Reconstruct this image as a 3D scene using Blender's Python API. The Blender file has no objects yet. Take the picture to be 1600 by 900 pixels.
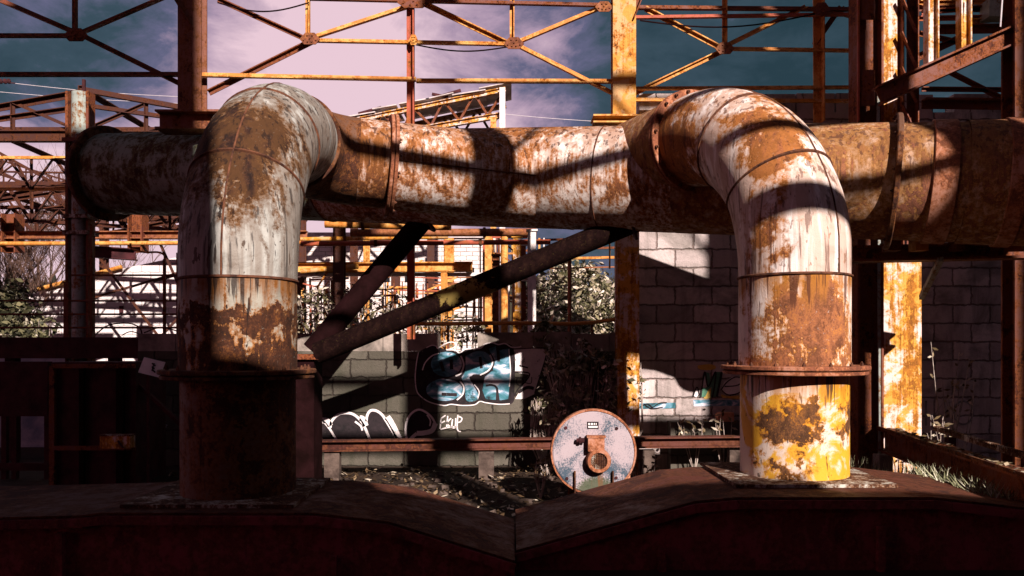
import bpy, math, random
from mathutils import Vector, Matrix
R = math.radians
rnd = random.Random(7)
sc = bpy.context.scene
col = sc.collection

# ---------------------------------------------------------------- camera, sky, sun, exposure
FOC = 1250.0                      # focal length in photograph pixels (1600 wide)
EYE = 1.6
cam = bpy.data.cameras.new('camera')
cam.sensor_width = 36.0
cam.lens = 36.0 * FOC / 1600.0
cam.shift_y = 90.0 / 1600.0
cam.clip_start = 0.05
cam.clip_end = 2000.0
cam_o = bpy.data.objects.new('camera', cam)
cam_o.location = (0, 0, EYE)
cam_o.rotation_euler = (R(90), 0, 0)
col.objects.link(cam_o)
sc.camera = cam_o

SUN_AZ = R(23)
SUN_EL = R(27.5)
sun_dir = Vector((-math.sin(SUN_AZ) * math.cos(SUN_EL), math.cos(SUN_AZ) * math.cos(SUN_EL), -math.sin(SUN_EL)))
sl = bpy.data.lights.new('sun', 'SUN')
sl.energy = 5.0
sl.angle = R(0.5)
sl.color = (1.0, 0.86, 0.76)
so = bpy.data.objects.new('sun', sl)
so.rotation_euler = sun_dir.to_track_quat('-Z', 'Y').to_euler()
so.location = (10, -20, 20)
col.objects.link(so)

sc.view_settings.view_transform = 'Standard'
sc.view_settings.look = 'None'
sc.view_settings.gamma = 1.0
sc.view_settings.use_curve_mapping = False
sc.view_settings.exposure = 0.85
sc.render.engine = 'CYCLES'
sc.cycles.use_denoising = True
sc.cycles.max_bounces = 5
sc.cycles.diffuse_bounces = 2
sc.cycles.glossy_bounces = 2
sc.cycles.transmission_bounces = 2
sc.cycles.caustics_reflective = False
sc.cycles.caustics_refractive = False


class G:
    """small node-tree writer"""
    def __init__(s, nt):
        s.nt = nt

    def n(s, t, **kw):
        nd = s.nt.nodes.new(t)
        for k, v in kw.items():
            setattr(nd, k, v)
        return nd

    def put(s, sock, v):
        if isinstance(v, bpy.types.NodeSocket):
            s.nt.links.new(v, sock)
        elif v is not None:
            if isinstance(v, (tuple, list)) and sock.type == 'RGBA' and len(v) == 3:
                v = (*v, 1)
            sock.default_value = v

    def math(s, op, a, b=None, c=None, clamp=False):
        nd = s.n('ShaderNodeMath', operation=op, use_clamp=clamp)
        s.put(nd.inputs[0], a)
        s.put(nd.inputs[1], b)
        s.put(nd.inputs[2], c)
        return nd.outputs[0]

    def vm(s, op, a, b=None):
        nd = s.n('ShaderNodeVectorMath', operation=op)
        s.put(nd.inputs[0], a)
        s.put(nd.inputs[1], b)
        return nd.outputs['Value'] if op in ('LENGTH', 'DOT_PRODUCT') else nd.outputs[0]

    def noise(s, vec, scale, detail=4, rough=0.55, dist=0.0, colour=False):
        nd = s.n('ShaderNodeTexNoise')
        s.put(nd.inputs['Vector'], vec)
        nd.inputs['Scale'].default_value = scale
        nd.inputs['Detail'].default_value = detail
        nd.inputs['Roughness'].default_value = rough
        nd.inputs['Distortion'].default_value = dist
        return nd.outputs['Color' if colour else 'Fac']

    def ramp(s, fac, stops, interp='LINEAR'):
        nd = s.n('ShaderNodeValToRGB')
        cr = nd.color_ramp
        cr.interpolation = interp
        while len(cr.elements) < len(stops):
            cr.elements.new(0.5)
        for e, (p, c) in zip(cr.elements, stops):
            e.position = p
            e.color = (c, c, c, 1) if isinstance(c, (int, float)) else (*c, 1)
        s.put(nd.inputs[0], fac)
        return nd.outputs[0]

    def step(s, fac, a, b):
        nd = s.n('ShaderNodeMapRange', interpolation_type='SMOOTHSTEP')
        s.put(nd.inputs[0], fac)
        nd.inputs[1].default_value = a
        nd.inputs[2].default_value = b
        return nd.outputs[0]

    def mix(s, fac, a, b, blend='MIX'):
        nd = s.n('ShaderNodeMix', data_type='RGBA', blend_type=blend)
        s.put(nd.inputs[0], fac)
        s.put(nd.inputs[6], a)
        s.put(nd.inputs[7], b)
        return nd.outputs[2]

    def sep(s, v):
        nd = s.n('ShaderNodeSeparateXYZ')
        s.put(nd.inputs[0], v)
        return nd.outputs

    def comb(s, x, y, z):
        nd = s.n('ShaderNodeCombineXYZ')
        s.put(nd.inputs[0], x)
        s.put(nd.inputs[1], y)
        s.put(nd.inputs[2], z)
        return nd.outputs[0]

    def pos(s):
        return s.n('ShaderNodeNewGeometry').outputs['Position']


world = bpy.data.worlds.new('World')
sc.world = world
world.use_nodes = True
wg = G(world.node_tree)
bg = world.node_tree.nodes['Background']
sky = wg.n('ShaderNodeTexSky', sky_type='NISHITA')
sky.sun_disc = False
sky.sun_elevation = SUN_EL
sky.sun_rotation = R(157)
d = wg.n('ShaderNodeTexCoord').outputs['Generated']
dx, dy, dz = wg.sep(d)
cv = wg.vm('MULTIPLY', d, (1.0, 1.0, 1.9))
cn = wg.noise(wg.vm('ADD', cv, (3.3, 1.7, 0.4)), 3.0, 9, 0.58, 0.25)
cn2 = wg.noise(wg.vm('ADD', cv, (9.1, 4.2, 2.0)), 9.0, 10, 0.66, 0.5)
# the bright bank of cloud stands left of centre, the slate-blue one to the right
pk = wg.vm('LENGTH', wg.vm('MULTIPLY', wg.vm('SUBTRACT', d, (-0.17, 0.90, 0.28)), (3.4, 1.0, 3.0)))
lo = wg.vm('LENGTH', wg.vm('MULTIPLY', wg.vm('SUBTRACT', d, (-0.42, 0.90, 0.10)), (1.6, 1.0, 6.0)))
bank = wg.math('MAXIMUM', wg.math('SUBTRACT', 1.0, pk), wg.math('SUBTRACT', 0.95, lo))
bank = wg.math('MAXIMUM', bank, -0.15)
f = wg.math('ADD', wg.math('MULTIPLY', cn, 0.95), wg.math('MULTIPLY', cn2, 0.42))
f = wg.math('ADD', wg.math('SUBTRACT', f, 0.12), wg.math('MULTIPLY', bank, 0.54))
low = wg.step(dz, 0.34, 0.10)
f = wg.math('ADD', f, wg.math('MULTIPLY', low, 0.07))
f = wg.math('ADD', f, wg.math('MULTIPLY', wg.math('MULTIPLY', wg.step(dx, 0.02, -0.25), wg.step(dz, 0.30, 0.14)), 0.22))
cloud = wg.ramp(f, [(0.44, (0.014, 0.036, 0.046)), (0.59, (0.034, 0.062, 0.082)), (0.69, (0.11, 0.11, 0.19)), (0.79, (0.38, 0.27, 0.37)), (0.95, (0.74, 0.53, 0.60))])
bright = wg.math('ADD', 1.0, wg.math('MULTIPLY', wg.step(dy, 0.5, -0.1), 2.0))   # the sky is brightest on the sun's side
skymix = wg.mix(0.93, wg.mix(1.0, sky.outputs[0], (0.35, 0.3, 0.35), 'MULTIPLY'), wg.vm('MULTIPLY', wg.vm('MULTIPLY', cloud, (8.0, 8.0, 8.0)), wg.comb(bright, wg.math('ADD', 0.87, wg.math('MULTIPLY', bright, 0.13)), wg.math('ADD', 0.87, wg.math('MULTIPLY', bright, 0.13)))))
wg.put(bg.inputs['Color'], skymix)
bg.inputs['Strength'].default_value = 0.082


# ---------------------------------------------------------------- geometry helpers
def at(px, py, Y):
    """the world point that a pixel of the photograph shows at depth Y"""
    return Vector(((px - 800.0) / FOC * Y, Y, EYE + (540.0 - py) / FOC * Y))


def frame(axis):
    a = axis.normalized()
    u = a.cross(Vector((0, 0, 1)))
    if u.length < 1e-3:
        u = Vector((1, 0, 0))
    u.normalize()
    return a, u, u.cross(a).normalized()


class MB:
    def __init__(s):
        s.v = []
        s.f = []

    def face(s, pts):
        k = len(s.v)
        s.v += [Vector(p) for p in pts]
        s.f.append(tuple(range(k, k + len(pts))))

    def hexa(s, c8):
        k = len(s.v)
        s.v += [Vector(p) for p in c8]
        for q in ((0, 3, 2, 1), (4, 5, 6, 7), (0, 1, 5, 4), (1, 2, 6, 5), (2, 3, 7, 6), (3, 0, 4, 7)):
            s.f.append(tuple(k + i for i in q))

    def box(s, lo, hi):
        (a, b, c), (x, y, z) = lo, hi
        s.hexa([(a, b, c), (x, b, c), (x, y, c), (a, y, c), (a, b, z), (x, b, z), (x, y, z), (a, y, z)])
        return s

    def beam(s, p0, p1, w, h, up=None, off=(0, 0)):
        p0, p1 = Vector(p0), Vector(p1)
        a = (p1 - p0).normalized()
        upv = Vector(up) if up else Vector((0, 0, 1))
        u = a.cross(upv)
        if u.length < 1e-3:
            u = a.cross(Vector((0, 1, 0)))
        u.normalize()
        t = u.cross(a).normalized()
        o = u * off[0] + t * off[1]
        c = []
        for p in (p0, p1):
            for su, st in ((-1, -1), (1, -1), (1, 1), (-1, 1)):
                c.append(p + o + u * (su * w / 2) + t * (st * h / 2))
        s.hexa(c)
        return s

    def angle(s, p0, p1, w, t=0.012, up=None):
        """L section"""
        s.beam(p0, p1, t, w, up)
        s.beam(p0, p1, w - t, t, up, off=(w / 2, w / 2 - t / 2))
        return s

    def ibeam(s, p0, p1, w, h, t=0.02, up=None):
        s.beam(p0, p1, w, t, up, off=(0, h / 2 - t / 2))
        s.beam(p0, p1, w, t, up, off=(0, -h / 2 + t / 2))
        s.beam(p0, p1, t, h - 2 * t, up)
        return s

    def tube(s, p0, p1, r0, r1=None, n=10, cap=True):
        p0, p1 = Vector(p0), Vector(p1)
        r1 = r0 if r1 is None else r1
        a, u, w = frame(p1 - p0)
        k = len(s.v)
        for p, r in ((p0, r0), (p1, r1)):
            for i in range(n):
                t = 2 * math.pi * i / n
                s.v.append(p + u * (r * math.cos(t)) + w * (r * math.sin(t)))
        for i in range(n):
            j = (i + 1) % n
            s.f.append((k + i, k + j, k + n + j, k + n + i))
        if cap:
            s.f.append(tuple(k + i for i in range(n))[::-1])
            s.f.append(tuple(k + n + i for i in range(n)))
        return s

    def sweep(s, pts, radii, n=48, cap=False, wob=0.0, seed=0):
        pts = [Vector(p) for p in pts]
        rr = random.Random(seed)
        ph = [rr.uniform(0, 6.28) for _ in range(4)]
        k = len(s.v)
        m = len(pts)
        u = None
        for i, p in enumerate(pts):
            a = (pts[min(i + 1, m - 1)] - pts[max(i - 1, 0)]).normalized()
            if u is None:
                _, u, w = frame(a)
            u = (u - a * u.dot(a)).normalized()
            w = u.cross(a).normalized()
            r = radii[i] if isinstance(radii, (list, tuple)) else radii
            for j in range(n):
                t = 2 * math.pi * j / n
                q = r * (1 + wob * (math.sin(3 * t + ph[0] + i * 0.25) + math.sin(5 * t + ph[1] - i * 0.4) * 0.6))
                s.v.append(p + u * (q * math.cos(t)) + w * (q * math.sin(t)))
        for i in range(m - 1):
            for j in range(n):
                jj = (j + 1) % n
                s.f.append((k + i * n + j, k + i * n + jj, k + (i + 1) * n + jj, k + (i + 1) * n + j))
        if cap:
            s.f.append(tuple(k + j for j in range(n))[::-1])
            s.f.append(tuple(k + (m - 1) * n + j for j in range(n)))
        return s

    def lathe(s, c, axis, prof, n=48, closed=False):
        """prof: (radius, height along the axis)"""
        c = Vector(c)
        a, u, w = frame(Vector(axis))
        k = len(s.v)
        for r, h in prof:
            for j in range(n):
                t = 2 * math.pi * j / n
                s.v.append(c + a * h + u * (r * math.cos(t)) + w * (r * math.sin(t)))
        m = len(prof)
        for i in range(m if closed else m - 1):
            i2 = (i + 1) % m
            for j in range(n):
                jj = (j + 1) % n
                s.f.append((k + i * n + j, k + i * n + jj, k + i2 * n + jj, k + i2 * n + j))
        return s

    def ring(s, c, axis, rin, rout, th, n=56):
        b = min(th, rout - rin) * 0.18
        h = th / 2
        return s.lathe(c, axis, [(rin, -h), (rout - b, -h), (rout, -h + b), (rout, h - b), (rout - b, h), (rin, h)], n, True)

    def build(s, name, mat, parent=None, smooth=None):
        me = bpy.data.meshes.new(name)
        off = Vector(parent['_w']) if parent is not None else Vector((0, 0, 0))
        me.from_pydata([tuple(v - off) for v in s.v], [], s.f)
        me.materials.append(mat)
        if smooth:
            me.polygons.foreach_set('use_smooth', [True] * len(me.polygons))
            me.set_sharp_from_angle(angle=R(smooth))
        me.update()
        o = bpy.data.objects.new(name, me)
        col.objects.link(o)
        if parent is not None:
            o.parent = parent
            WORLD[o.name] = off
            o['_w'] = tuple(off)
        return o


WORLD = {}


def tag(o, label=None, cat=None, group=None, kind=None):
    if label:
        o['label'] = label
    if cat:
        o['category'] = cat
    if group:
        o['group'] = group
    if kind:
        o['kind'] = kind
    return o


def thing(name, label, cat, base, group=None):
    o = bpy.data.objects.new(name, None)
    o.empty_display_size = 0.2
    col.objects.link(o)
    o.location = Vector(base)
    o['_w'] = tuple(Vector(base))
    return tag(o, label, cat, group)


def copy_tree(o, parent=None):
    c = o.copy()
    col.objects.link(c)
    c.parent = parent
    for ch in list(o.children):
        copy_tree(ch, c)
    return c


def bend(p, t0, t1, rad, steps=12):
    """points along an arc from p, leaving along t0 and ending along t1"""
    t0, t1 = Vector(t0).normalized(), Vector(t1).normalized()
    ang = t0.angle(t1)
    nrm = (t1 - t0 * t1.dot(t0)).normalized()
    out = []
    for i in range(steps + 1):
        th = ang * i / steps
        out.append(Vector(p) + t0 * (rad * math.sin(th)) + nrm * (rad * (1 - math.cos(th))))
    return out


def catmull(pts, k=6):
    if len(pts) < 3:
        return pts
    P = [pts[0]] + list(pts) + [pts[-1]]
    out = []
    for i in range(1, len(P) - 2):
        for j in range(k):
            t = j / k
            q = []
            for c in (0, 1):
                a, b, e, g = P[i - 1][c], P[i][c], P[i + 1][c], P[i + 2][c]
                q.append(0.5 * (2 * b + (e - a) * t + (2 * a - 5 * b + 4 * e - g) * t * t + (3 * b - a - 3 * e + g) * t ** 3))
            out.append(tuple(q))
    out.append(tuple(pts[-1]))
    return out


# ---------------------------------------------------------------- materials
def new_mat(name):
    m = bpy.data.materials.new(name)
    m.use_nodes = True
    g = G(m.node_tree)
    b = m.node_tree.nodes['Principled BSDF']
    b.inputs['Specular IOR Level'].default_value = 0.25
    return m, g, b


def blob(g, p, c, r, w):
    """a stain of its own place and shape"""
    dd = g.vm('LENGTH', g.vm('MULTIPLY', g.vm('SUBTRACT', p, tuple(c)), tuple(1.0 / q for q in r)))
    return g.math('MULTIPLY', g.math('SUBTRACT', 1.0, dd, clamp=True), w)


def rusty(name, paint=(0.62, 0.55, 0.53), halo=(0.46, 0.15, 0.03), dark=(0.045, 0.012, 0.007), mid=(0.19, 0.06, 0.022), amount=0.0,
          scale=1.0, streak=0.3, seed=0.0, blobs=(), spots=0.5, bump=0.5, dirt=0.5, soft=0.1, rough=0.55, paint2=None, runs=(), spec=0.25):
    m, g, b = new_mat(name)
    b.inputs['Specular IOR Level'].default_value = spec
    p0 = g.pos()
    p = g.vm('ADD', p0, (seed * 3.1, seed * 1.7, seed * 2.3))
    big = g.noise(p, 1.1 * scale, 3, 0.5)
    med = g.noise(p, 4.5 * scale, 9, 0.68, 0.5)
    stk = g.noise(g.vm('MULTIPLY', p, (11 * scale, 11 * scale, 0.9 * scale)), 1.0, 6, 0.62, 0.3)
    fine = g.noise(p, 75 * scale, 5, 0.7)
    grit = g.noise(p, 22 * scale, 6, 0.75)
    v = g.math('ADD', g.math('MULTIPLY', big, 0.45), g.math('MULTIPLY', med, 0.75))
    v = g.math('ADD', v, g.math('MULTIPLY', stk, streak))
    v = g.math('ADD', v, g.math('MULTIPLY', grit, 0.40))
    v = g.math('ADD', v, amount - 0.5 * (1.60 + streak) + 0.5)
    if blobs:
        wv = g.vm('SUBTRACT', g.noise(p, 5.0 * scale, 6, 0.7, colour=True), (0.5, 0.5, 0.5))
        pw = g.vm('ADD', p0, g.vm('MULTIPLY', wv, (0.75, 0.75, 0.75)))
    for c, r, w in blobs:
        v = g.math('ADD', v, blob(g, pw, c, r, w))
    core = g.step(v, 0.54, 0.60)
    hal = g.step(v, 0.55 - soft * 1.6, 0.57)
    # flecks of rust breaking through, each with a short run below it
    sp = g.math('MAXIMUM', g.noise(g.vm('MULTIPLY', p, (1, 1, 0.5)), 17 * scale, 3, 0.6), g.noise(g.vm('MULTIPLY', p, (1, 1, 0.13)), 24 * scale, 3, 0.55))
    spm = g.math('MULTIPLY', g.step(sp, 0.66, 0.69), spots)
    run = g.math('MULTIPLY', g.step(stk, 0.60, 0.78), 0.65)
    pc = g.mix(g.math('MULTIPLY', g.step(med, 0.42, 0.66), dirt), paint, tuple(c * 0.55 for c in paint))
    if paint2:
        pc = g.mix(g.step(g.noise(p, 2.2 * scale, 7, 0.65, 0.6), 0.47, 0.55), pc, paint2)
    pc = g.mix(g.math('MULTIPLY', run, dirt), pc, tuple(h * 0.75 + q * 0.1 for h, q in zip(halo, paint)))
    hc = g.mix(g.step(grit, 0.35, 0.65), halo, tuple(h * 0.45 for h in halo))
    c = g.mix(hal, pc, hc)
    pat = g.noise(g.vm('MULTIPLY', g.vm('ADD', p, (5.2, 1.3, 8.8)), (1, 1, 0.6)), 6.5 * scale, 7, 0.7, 0.8)
    rmix = g.math('ADD', g.math('MULTIPLY', g.math('ADD', fine, grit), 0.28), g.math('MULTIPLY', pat, 0.44))
    rc = g.ramp(rmix, [(0.36, dark), (0.47, tuple(0.55 * a for a in mid)), (0.53, mid), (0.63, tuple(0.45 * a + 0.55 * h for a, h in zip(mid, halo)))])
    rc = g.mix(g.math('MULTIPLY', g.step(g.noise(p, 34 * scale, 4, 0.75), 0.63, 0.68), 0.5), rc, tuple(0.6 * q for q in paint))
    c = g.mix(core, c, rc)
    c = g.mix(spm, c, dark)
    if runs:
        zz = g.sep(p0)[2]
        s2 = g.noise(g.vm('MULTIPLY', p, (21, 21, 0.9)), 1.0, 5, 0.62, 0.2)
        s3 = g.noise(g.vm('MULTIPLY', p, (9, 9, 0.7)), 1.0, 4, 0.6, 0.2)
        for z0, hh, ww in runs:
            fall = g.math('MULTIPLY', g.step(zz, z0 - hh, z0), g.math('LESS_THAN', zz, z0))
            fuzz = g.math('MULTIPLY', g.step(g.math('ADD', s3, g.math('MULTIPLY', fall, 0.25)), 0.56, 0.74), g.math('MULTIPLY', fall, ww))
            c = g.mix(fuzz, c, tuple(0.6 * h for h in halo))
            line = g.math('MULTIPLY', g.step(g.math('ADD', s2, g.math('MULTIPLY', fall, 0.16)), 0.68, 0.73), g.math('MULTIPLY', g.step(fall, 0.0, 0.25), ww))
            c = g.mix(line, c, dark)
    g.put(b.inputs['Base Color'], c)
    g.put(b.inputs['Roughness'], g.mix(hal, (rough,) * 3, (0.9,) * 3))
    hgt = g.math('ADD', g.math('MULTIPLY', core, 0.5), g.math('ADD', g.math('MULTIPLY', fine, 0.35), g.math('MULTIPLY', med, 0.5)))
    bp = g.n('ShaderNodeBump')
    bp.inputs['Strength'].default_value = bump
    bp.inputs['Distance'].default_value = 0.02
    g.put(bp.inputs['Height'], hgt)
    g.put(b.inputs['Normal'], bp.outputs[0])
    return m


def plain(name, c1, c2, scale=6.0, rough=0.85, bump=0.3, detail=7, spec=0.25):
    m, g, b = new_mat(name)
    b.inputs['Specular IOR Level'].default_value = spec
    p = g.pos()
    n = g.noise(p, scale, detail, 0.65, 0.3)
    g.put(b.inputs['Base Color'], g.ramp(n, [(0.34, c1), (0.66, c2)]))
    b.inputs['Roughness'].default_value = rough
    bp = g.n('ShaderNodeBump')
    bp.inputs['Strength'].default_value = bump
    bp.inputs['Distance'].default_value = 0.02
    g.put(bp.inputs['Height'], g.noise(p, scale * 4, 6, 0.7))
    g.put(b.inputs['Normal'], bp.outputs[0])
    return m


def blocks(name, c1, c2, mortar, bw=0.47, bh=0.235, gap=0.016, stain=(0.05, 0.05, 0.035), amount=0.4, seed=0, bump=0.9):
    m, g, b = new_mat(name)
    p = g.pos()
    x, y, z = g.sep(p)
    br = g.n('ShaderNodeTexBrick')
    warp = g.math('MULTIPLY', g.math('SUBTRACT', g.noise(p, 9.0, 5, 0.7), 0.5), 0.075)
    warpx = g.math('MULTIPLY', g.math('SUBTRACT', g.noise(g.vm('ADD', p, (7, 3, 1)), 11.0, 5, 0.7), 0.5), 0.07)
    g.put(br.inputs['Vector'], g.comb(g.math('ADD', g.math('ADD', x, y), warpx), g.math('ADD', z, warp), 0.0))
    br.inputs['Scale'].default_value = 1.0
    br.inputs['Brick Width'].default_value = bw
    br.inputs['Row Height'].default_value = bh
    br.inputs['Mortar Size'].default_value = gap
    br.inputs['Mortar Smooth'].default_value = 0.8
    br.inputs['Bias'].default_value = 0.1
    g.put(br.inputs['Color1'], c1)
    g.put(br.inputs['Color2'], c2)
    g.put(br.inputs['Mortar'], mortar)
    ps = g.vm('ADD', p, (seed, seed, seed))
    n = g.noise(ps, 1.6, 9, 0.68, 0.6)
    n2 = g.noise(ps, 30, 5, 0.7)
    st = g.noise(g.vm('MULTIPLY', ps, (5, 5, 0.5)), 1.0, 6, 0.6)
    c = g.mix(g.math('MULTIPLY', g.step(n, 0.45, 0.68), amount), br.outputs['Color'], stain)
    c = g.mix(g.math('MULTIPLY', g.step(st, 0.5, 0.75), amount), c, stain)
    c = g.mix(g.math('MULTIPLY', g.step(n2, 0.5, 0.75), 0.35), c, tuple(q * 0.4 for q in c1))
    g.put(b.inputs['Base Color'], c)
    b.inputs['Roughness'].default_value = 0.92
    h = g.math('ADD', g.math('MULTIPLY', br.outputs['Fac'], -0.8), g.math('MULTIPLY', n2, 0.5))
    bp = g.n('ShaderNodeBump')
    bp.inputs['Strength'].default_value = bump
    bp.inputs['Distance'].default_value = 0.03
    g.put(bp.inputs['Height'], h)
    g.put(b.inputs['Normal'], bp.outputs[0])
    return m


def leafy(name, stops):
    m, g, b = new_mat(name)
    oi = g.n('ShaderNodeNewGeometry').outputs['Random Per Island']
    g.put(b.inputs['Base Color'], g.ramp(oi, stops))
    b.inputs['Roughness'].default_value = 0.6
    return m


M = {}


def at_(px, py, Y):
    return tuple(at(px, py, Y))


# frame steel
M['orange'] = rusty('orange_rust_steel', paint=(0.56, 0.22, 0.045), halo=(0.5, 0.17, 0.02), mid=(0.28, 0.09, 0.02), amount=-0.08, scale=2.2, seed=1, spots=0.4, paint2=(0.62, 0.34, 0.10))
M['maroon'] = rusty('maroon_rust_steel', paint=(0.15, 0.045, 0.03), halo=(0.26, 0.075, 0.02), dark=(0.02, 0.006, 0.005), mid=(0.08, 0.022, 0.014), amount=0.0, scale=2.0, seed=2)
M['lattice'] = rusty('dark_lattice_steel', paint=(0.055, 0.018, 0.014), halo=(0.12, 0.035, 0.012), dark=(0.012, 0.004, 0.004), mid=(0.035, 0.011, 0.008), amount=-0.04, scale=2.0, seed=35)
M['red'] = rusty('red_oxide_steel', paint=(0.36, 0.075, 0.04), halo=(0.42, 0.14, 0.03), amount=-0.1, scale=2.0, seed=3)
M['black'] = plain('sooty_maroon_steel', (0.022, 0.005, 0.007), (0.075, 0.018, 0.022), 5.0)
M['column_dull'] = rusty('dull_brown_column', paint=(0.20, 0.075, 0.05), halo=(0.26, 0.09, 0.03), dark=(0.03, 0.01, 0.008), mid=(0.11, 0.035, 0.02), amount=-0.02, scale=2.0, seed=33, streak=0.6)
M['yellow'] = rusty('ochre_column_steel', paint=(0.58, 0.25, 0.03), halo=(0.50, 0.16, 0.015), amount=-0.10, scale=2.0, seed=4, streak=0.6, paint2=(0.55, 0.32, 0.14))
M['stripe'] = rusty('streaked_column_steel', paint=(0.66, 0.54, 0.52), halo=(0.62, 0.27, 0.03), mid=(0.36, 0.13, 0.02), amount=-0.03, scale=1.7, seed=5, streak=0.9, paint2=(0.62, 0.30, 0.05))
M['white_steel'] = rusty('white_steel', paint=(0.72, 0.66, 0.66), halo=(0.5, 0.2, 0.05), amount=-0.2, scale=2.5, seed=6, streak=0.5)
M['grey_steel'] = rusty('grey_green_steel', paint=(0.30, 0.34, 0.32), halo=(0.3, 0.12, 0.03), amount=-0.1, scale=2.2, seed=7, streak=0.5)
# pipes
LX, LY = -2.11, 6.18
RX, RY = 2.325, 6.60
M['left_pipe'] = rusty('grey_green_pipe_paint', paint=(0.40, 0.40, 0.385), halo=(0.15, 0.065, 0.02), dark=(0.008, 0.003, 0.003), mid=(0.030, 0.011, 0.007), amount=-0.235, seed=8, runs=[(9.0, 20.0, 0.7)], streak=0.35, soft=0.14, dirt=0.75, spots=0.9,
                       blobs=[((LX - 0.02, 6.05, 3.20), (0.85, 1.1, 0.60), 0.62), ((LX + 0.10, 5.75, 2.72), (0.16, 0.5, 0.45), 0.34), ((LX + 0.40, 5.85, 2.6), (0.2, 0.5, 0.9), 0.26), ((LX - 0.38, 5.9, 2.6), (0.2, 0.4, 0.6), 0.2)])
M['left_low'] = rusty('brown_streaked_pipe_paint', paint=(0.30, 0.28, 0.24), halo=(0.30, 0.11, 0.02), dark=(0.015, 0.006, 0.004), mid=(0.06, 0.02, 0.009), amount=-0.07, seed=9, runs=[(2.12, 0.4, 0.9)], streak=0.9, dirt=0.8, spots=1.0,
                      blobs=[((LX, 5.73, 1.80), (5, 5, 0.10), 0.5), ((LX, 5.73, 1.5), (5, 5, 0.25), 0.25)])
M['right_pipe'] = rusty('white_pipe_paint', paint=(0.80, 0.72, 0.71), halo=(0.52, 0.19, 0.035), dark=(0.08, 0.025, 0.012), mid=(0.27, 0.095, 0.04), amount=-0.17, seed=10, runs=[(9.0, 20.0, 0.7)], streak=0.4, dirt=0.6, spots=0.6,
                        blobs=[((RX - 0.25, 6.25, 3.35), (0.55, 0.6, 0.55), 0.55), ((RX - 0.4, 6.2, 2.4), (0.3, 0.5, 0.75), 0.33), ((RX - 0.1, 7.0, 3.6), (0.3, 0.5, 0.35), 0.35), ((RX - 0.9, 7.6, 3.4), (0.7, 0.8, 0.7), 0.5)])
M['right_low'] = rusty('white_pipe_paint_rusted', paint=(0.76, 0.66, 0.63), halo=(0.56, 0.22, 0.035), dark=(0.09, 0.03, 0.015), mid=(0.27, 0.10, 0.045), amount=-0.05, seed=11, runs=[(2.18, 0.5, 0.9)], streak=0.8, dirt=0.6, spots=0.7,
                       blobs=[((RX - 0.02, 6.15, 1.80), (0.36, 0.6, 0.38), 0.42), ((RX, 6.15, 1.45), (2, 2, 0.12), 0.25)])
M['yellow_pipe'] = rusty('yellow_pipe_paint', paint=(0.66, 0.34, 0.03), halo=(0.58, 0.22, 0.02), dark=(0.03, 0.012, 0.008), mid=(0.13, 0.055, 0.024), amount=-0.19, seed=12, runs=[(1.40, 0.5, 0.9)], streak=0.3, dirt=0.3, spots=0.8, scale=1.3, paint2=(0.66, 0.54, 0.48),
                         blobs=[((RX - 0.20, 6.2, 1.02), (0.36, 0.5, 0.25), 0.62), ((RX + 0.36, 6.3, 1.03), (0.18, 0.5, 0.28), 0.62), ((RX - 0.25, 6.2, 0.62), (0.35, 0.5, 0.12), 0.45), ((RX + 0.1, 6.15, 0.92), (0.16, 0.4, 0.12), 0.3)])
M['main'] = rusty('rust_stained_main_paint', paint=(0.74, 0.64, 0.61), halo=(0.42, 0.15, 0.035), dark=(0.05, 0.018, 0.01), mid=(0.20, 0.07, 0.03), amount=-0.035, seed=13, runs=[(4.1, 1.3, 0.8)], streak=1.0, dirt=0.8, spots=0.7, scale=2.0, soft=0.2,
                  blobs=[((0.85, 8.1, 3.75), (0.75, 0.7, 0.35), -0.4), ((2.9, 7.5, 3.5), (1.6, 0.9, 0.6), 0.3), ((0.3, 8.3, 4.0), (0.7, 0.5, 0.2), 0.3), ((0.6, 8.3, 2.9), (1.2, 0.7, 0.35), -0.14)])
M['lateral'] = rusty('brown_rust_lateral_paint', paint=(0.62, 0.52, 0.50), halo=(0.38, 0.14, 0.035), dark=(0.05, 0.018, 0.01), mid=(0.16, 0.055, 0.022), amount=0.04, seed=14, runs=[(3.8, 1.0, 0.8)], streak=1.0, dirt=0.8, scale=2.0, soft=0.2)
M['brownrust'] = rusty('even_brown_rust', paint=(0.50, 0.36, 0.30), halo=(0.38, 0.17, 0.05), dark=(0.07, 0.026, 0.018), mid=(0.23, 0.085, 0.05), amount=0.035, seed=15, runs=[(3.6, 1.0, 0.7)], streak=0.7, scale=1.4, soft=0.2)
M['main_left'] = rusty('mossy_main_paint', paint=(0.20, 0.24, 0.20), halo=(0.12, 0.09, 0.03), dark=(0.02, 0.008, 0.006), mid=(0.06, 0.03, 0.015), amount=0.0, seed=16, streak=0.5)  # darker and greener than the rest of the main
M['flange'] = rusty('rusty_flange', paint=(0.42, 0.20, 0.14), halo=(0.40, 0.14, 0.06), dark=(0.07, 0.022, 0.016), mid=(0.25, 0.085, 0.045), amount=0.05, seed=17, scale=1.5)
M['flange_dark'] = rusty('dark_flange', paint=(0.12, 0.06, 0.04), halo=(0.2, 0.07, 0.02), dark=(0.02, 0.007, 0.005), mid=(0.07, 0.024, 0.014), amount=0.05, seed=18, scale=1.5)
M['weld'] = plain('weld_bead', (0.03, 0.012, 0.009), (0.16, 0.06, 0.03), 14)
M['hood'] = rusty('maroon_hood_plate', paint=(0.27, 0.042, 0.058), halo=(0.22, 0.05, 0.04), dark=(0.08, 0.016, 0.02), mid=(0.17, 0.032, 0.038), amount=0.0, seed=19, scale=1.0, bump=0.4)
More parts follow.
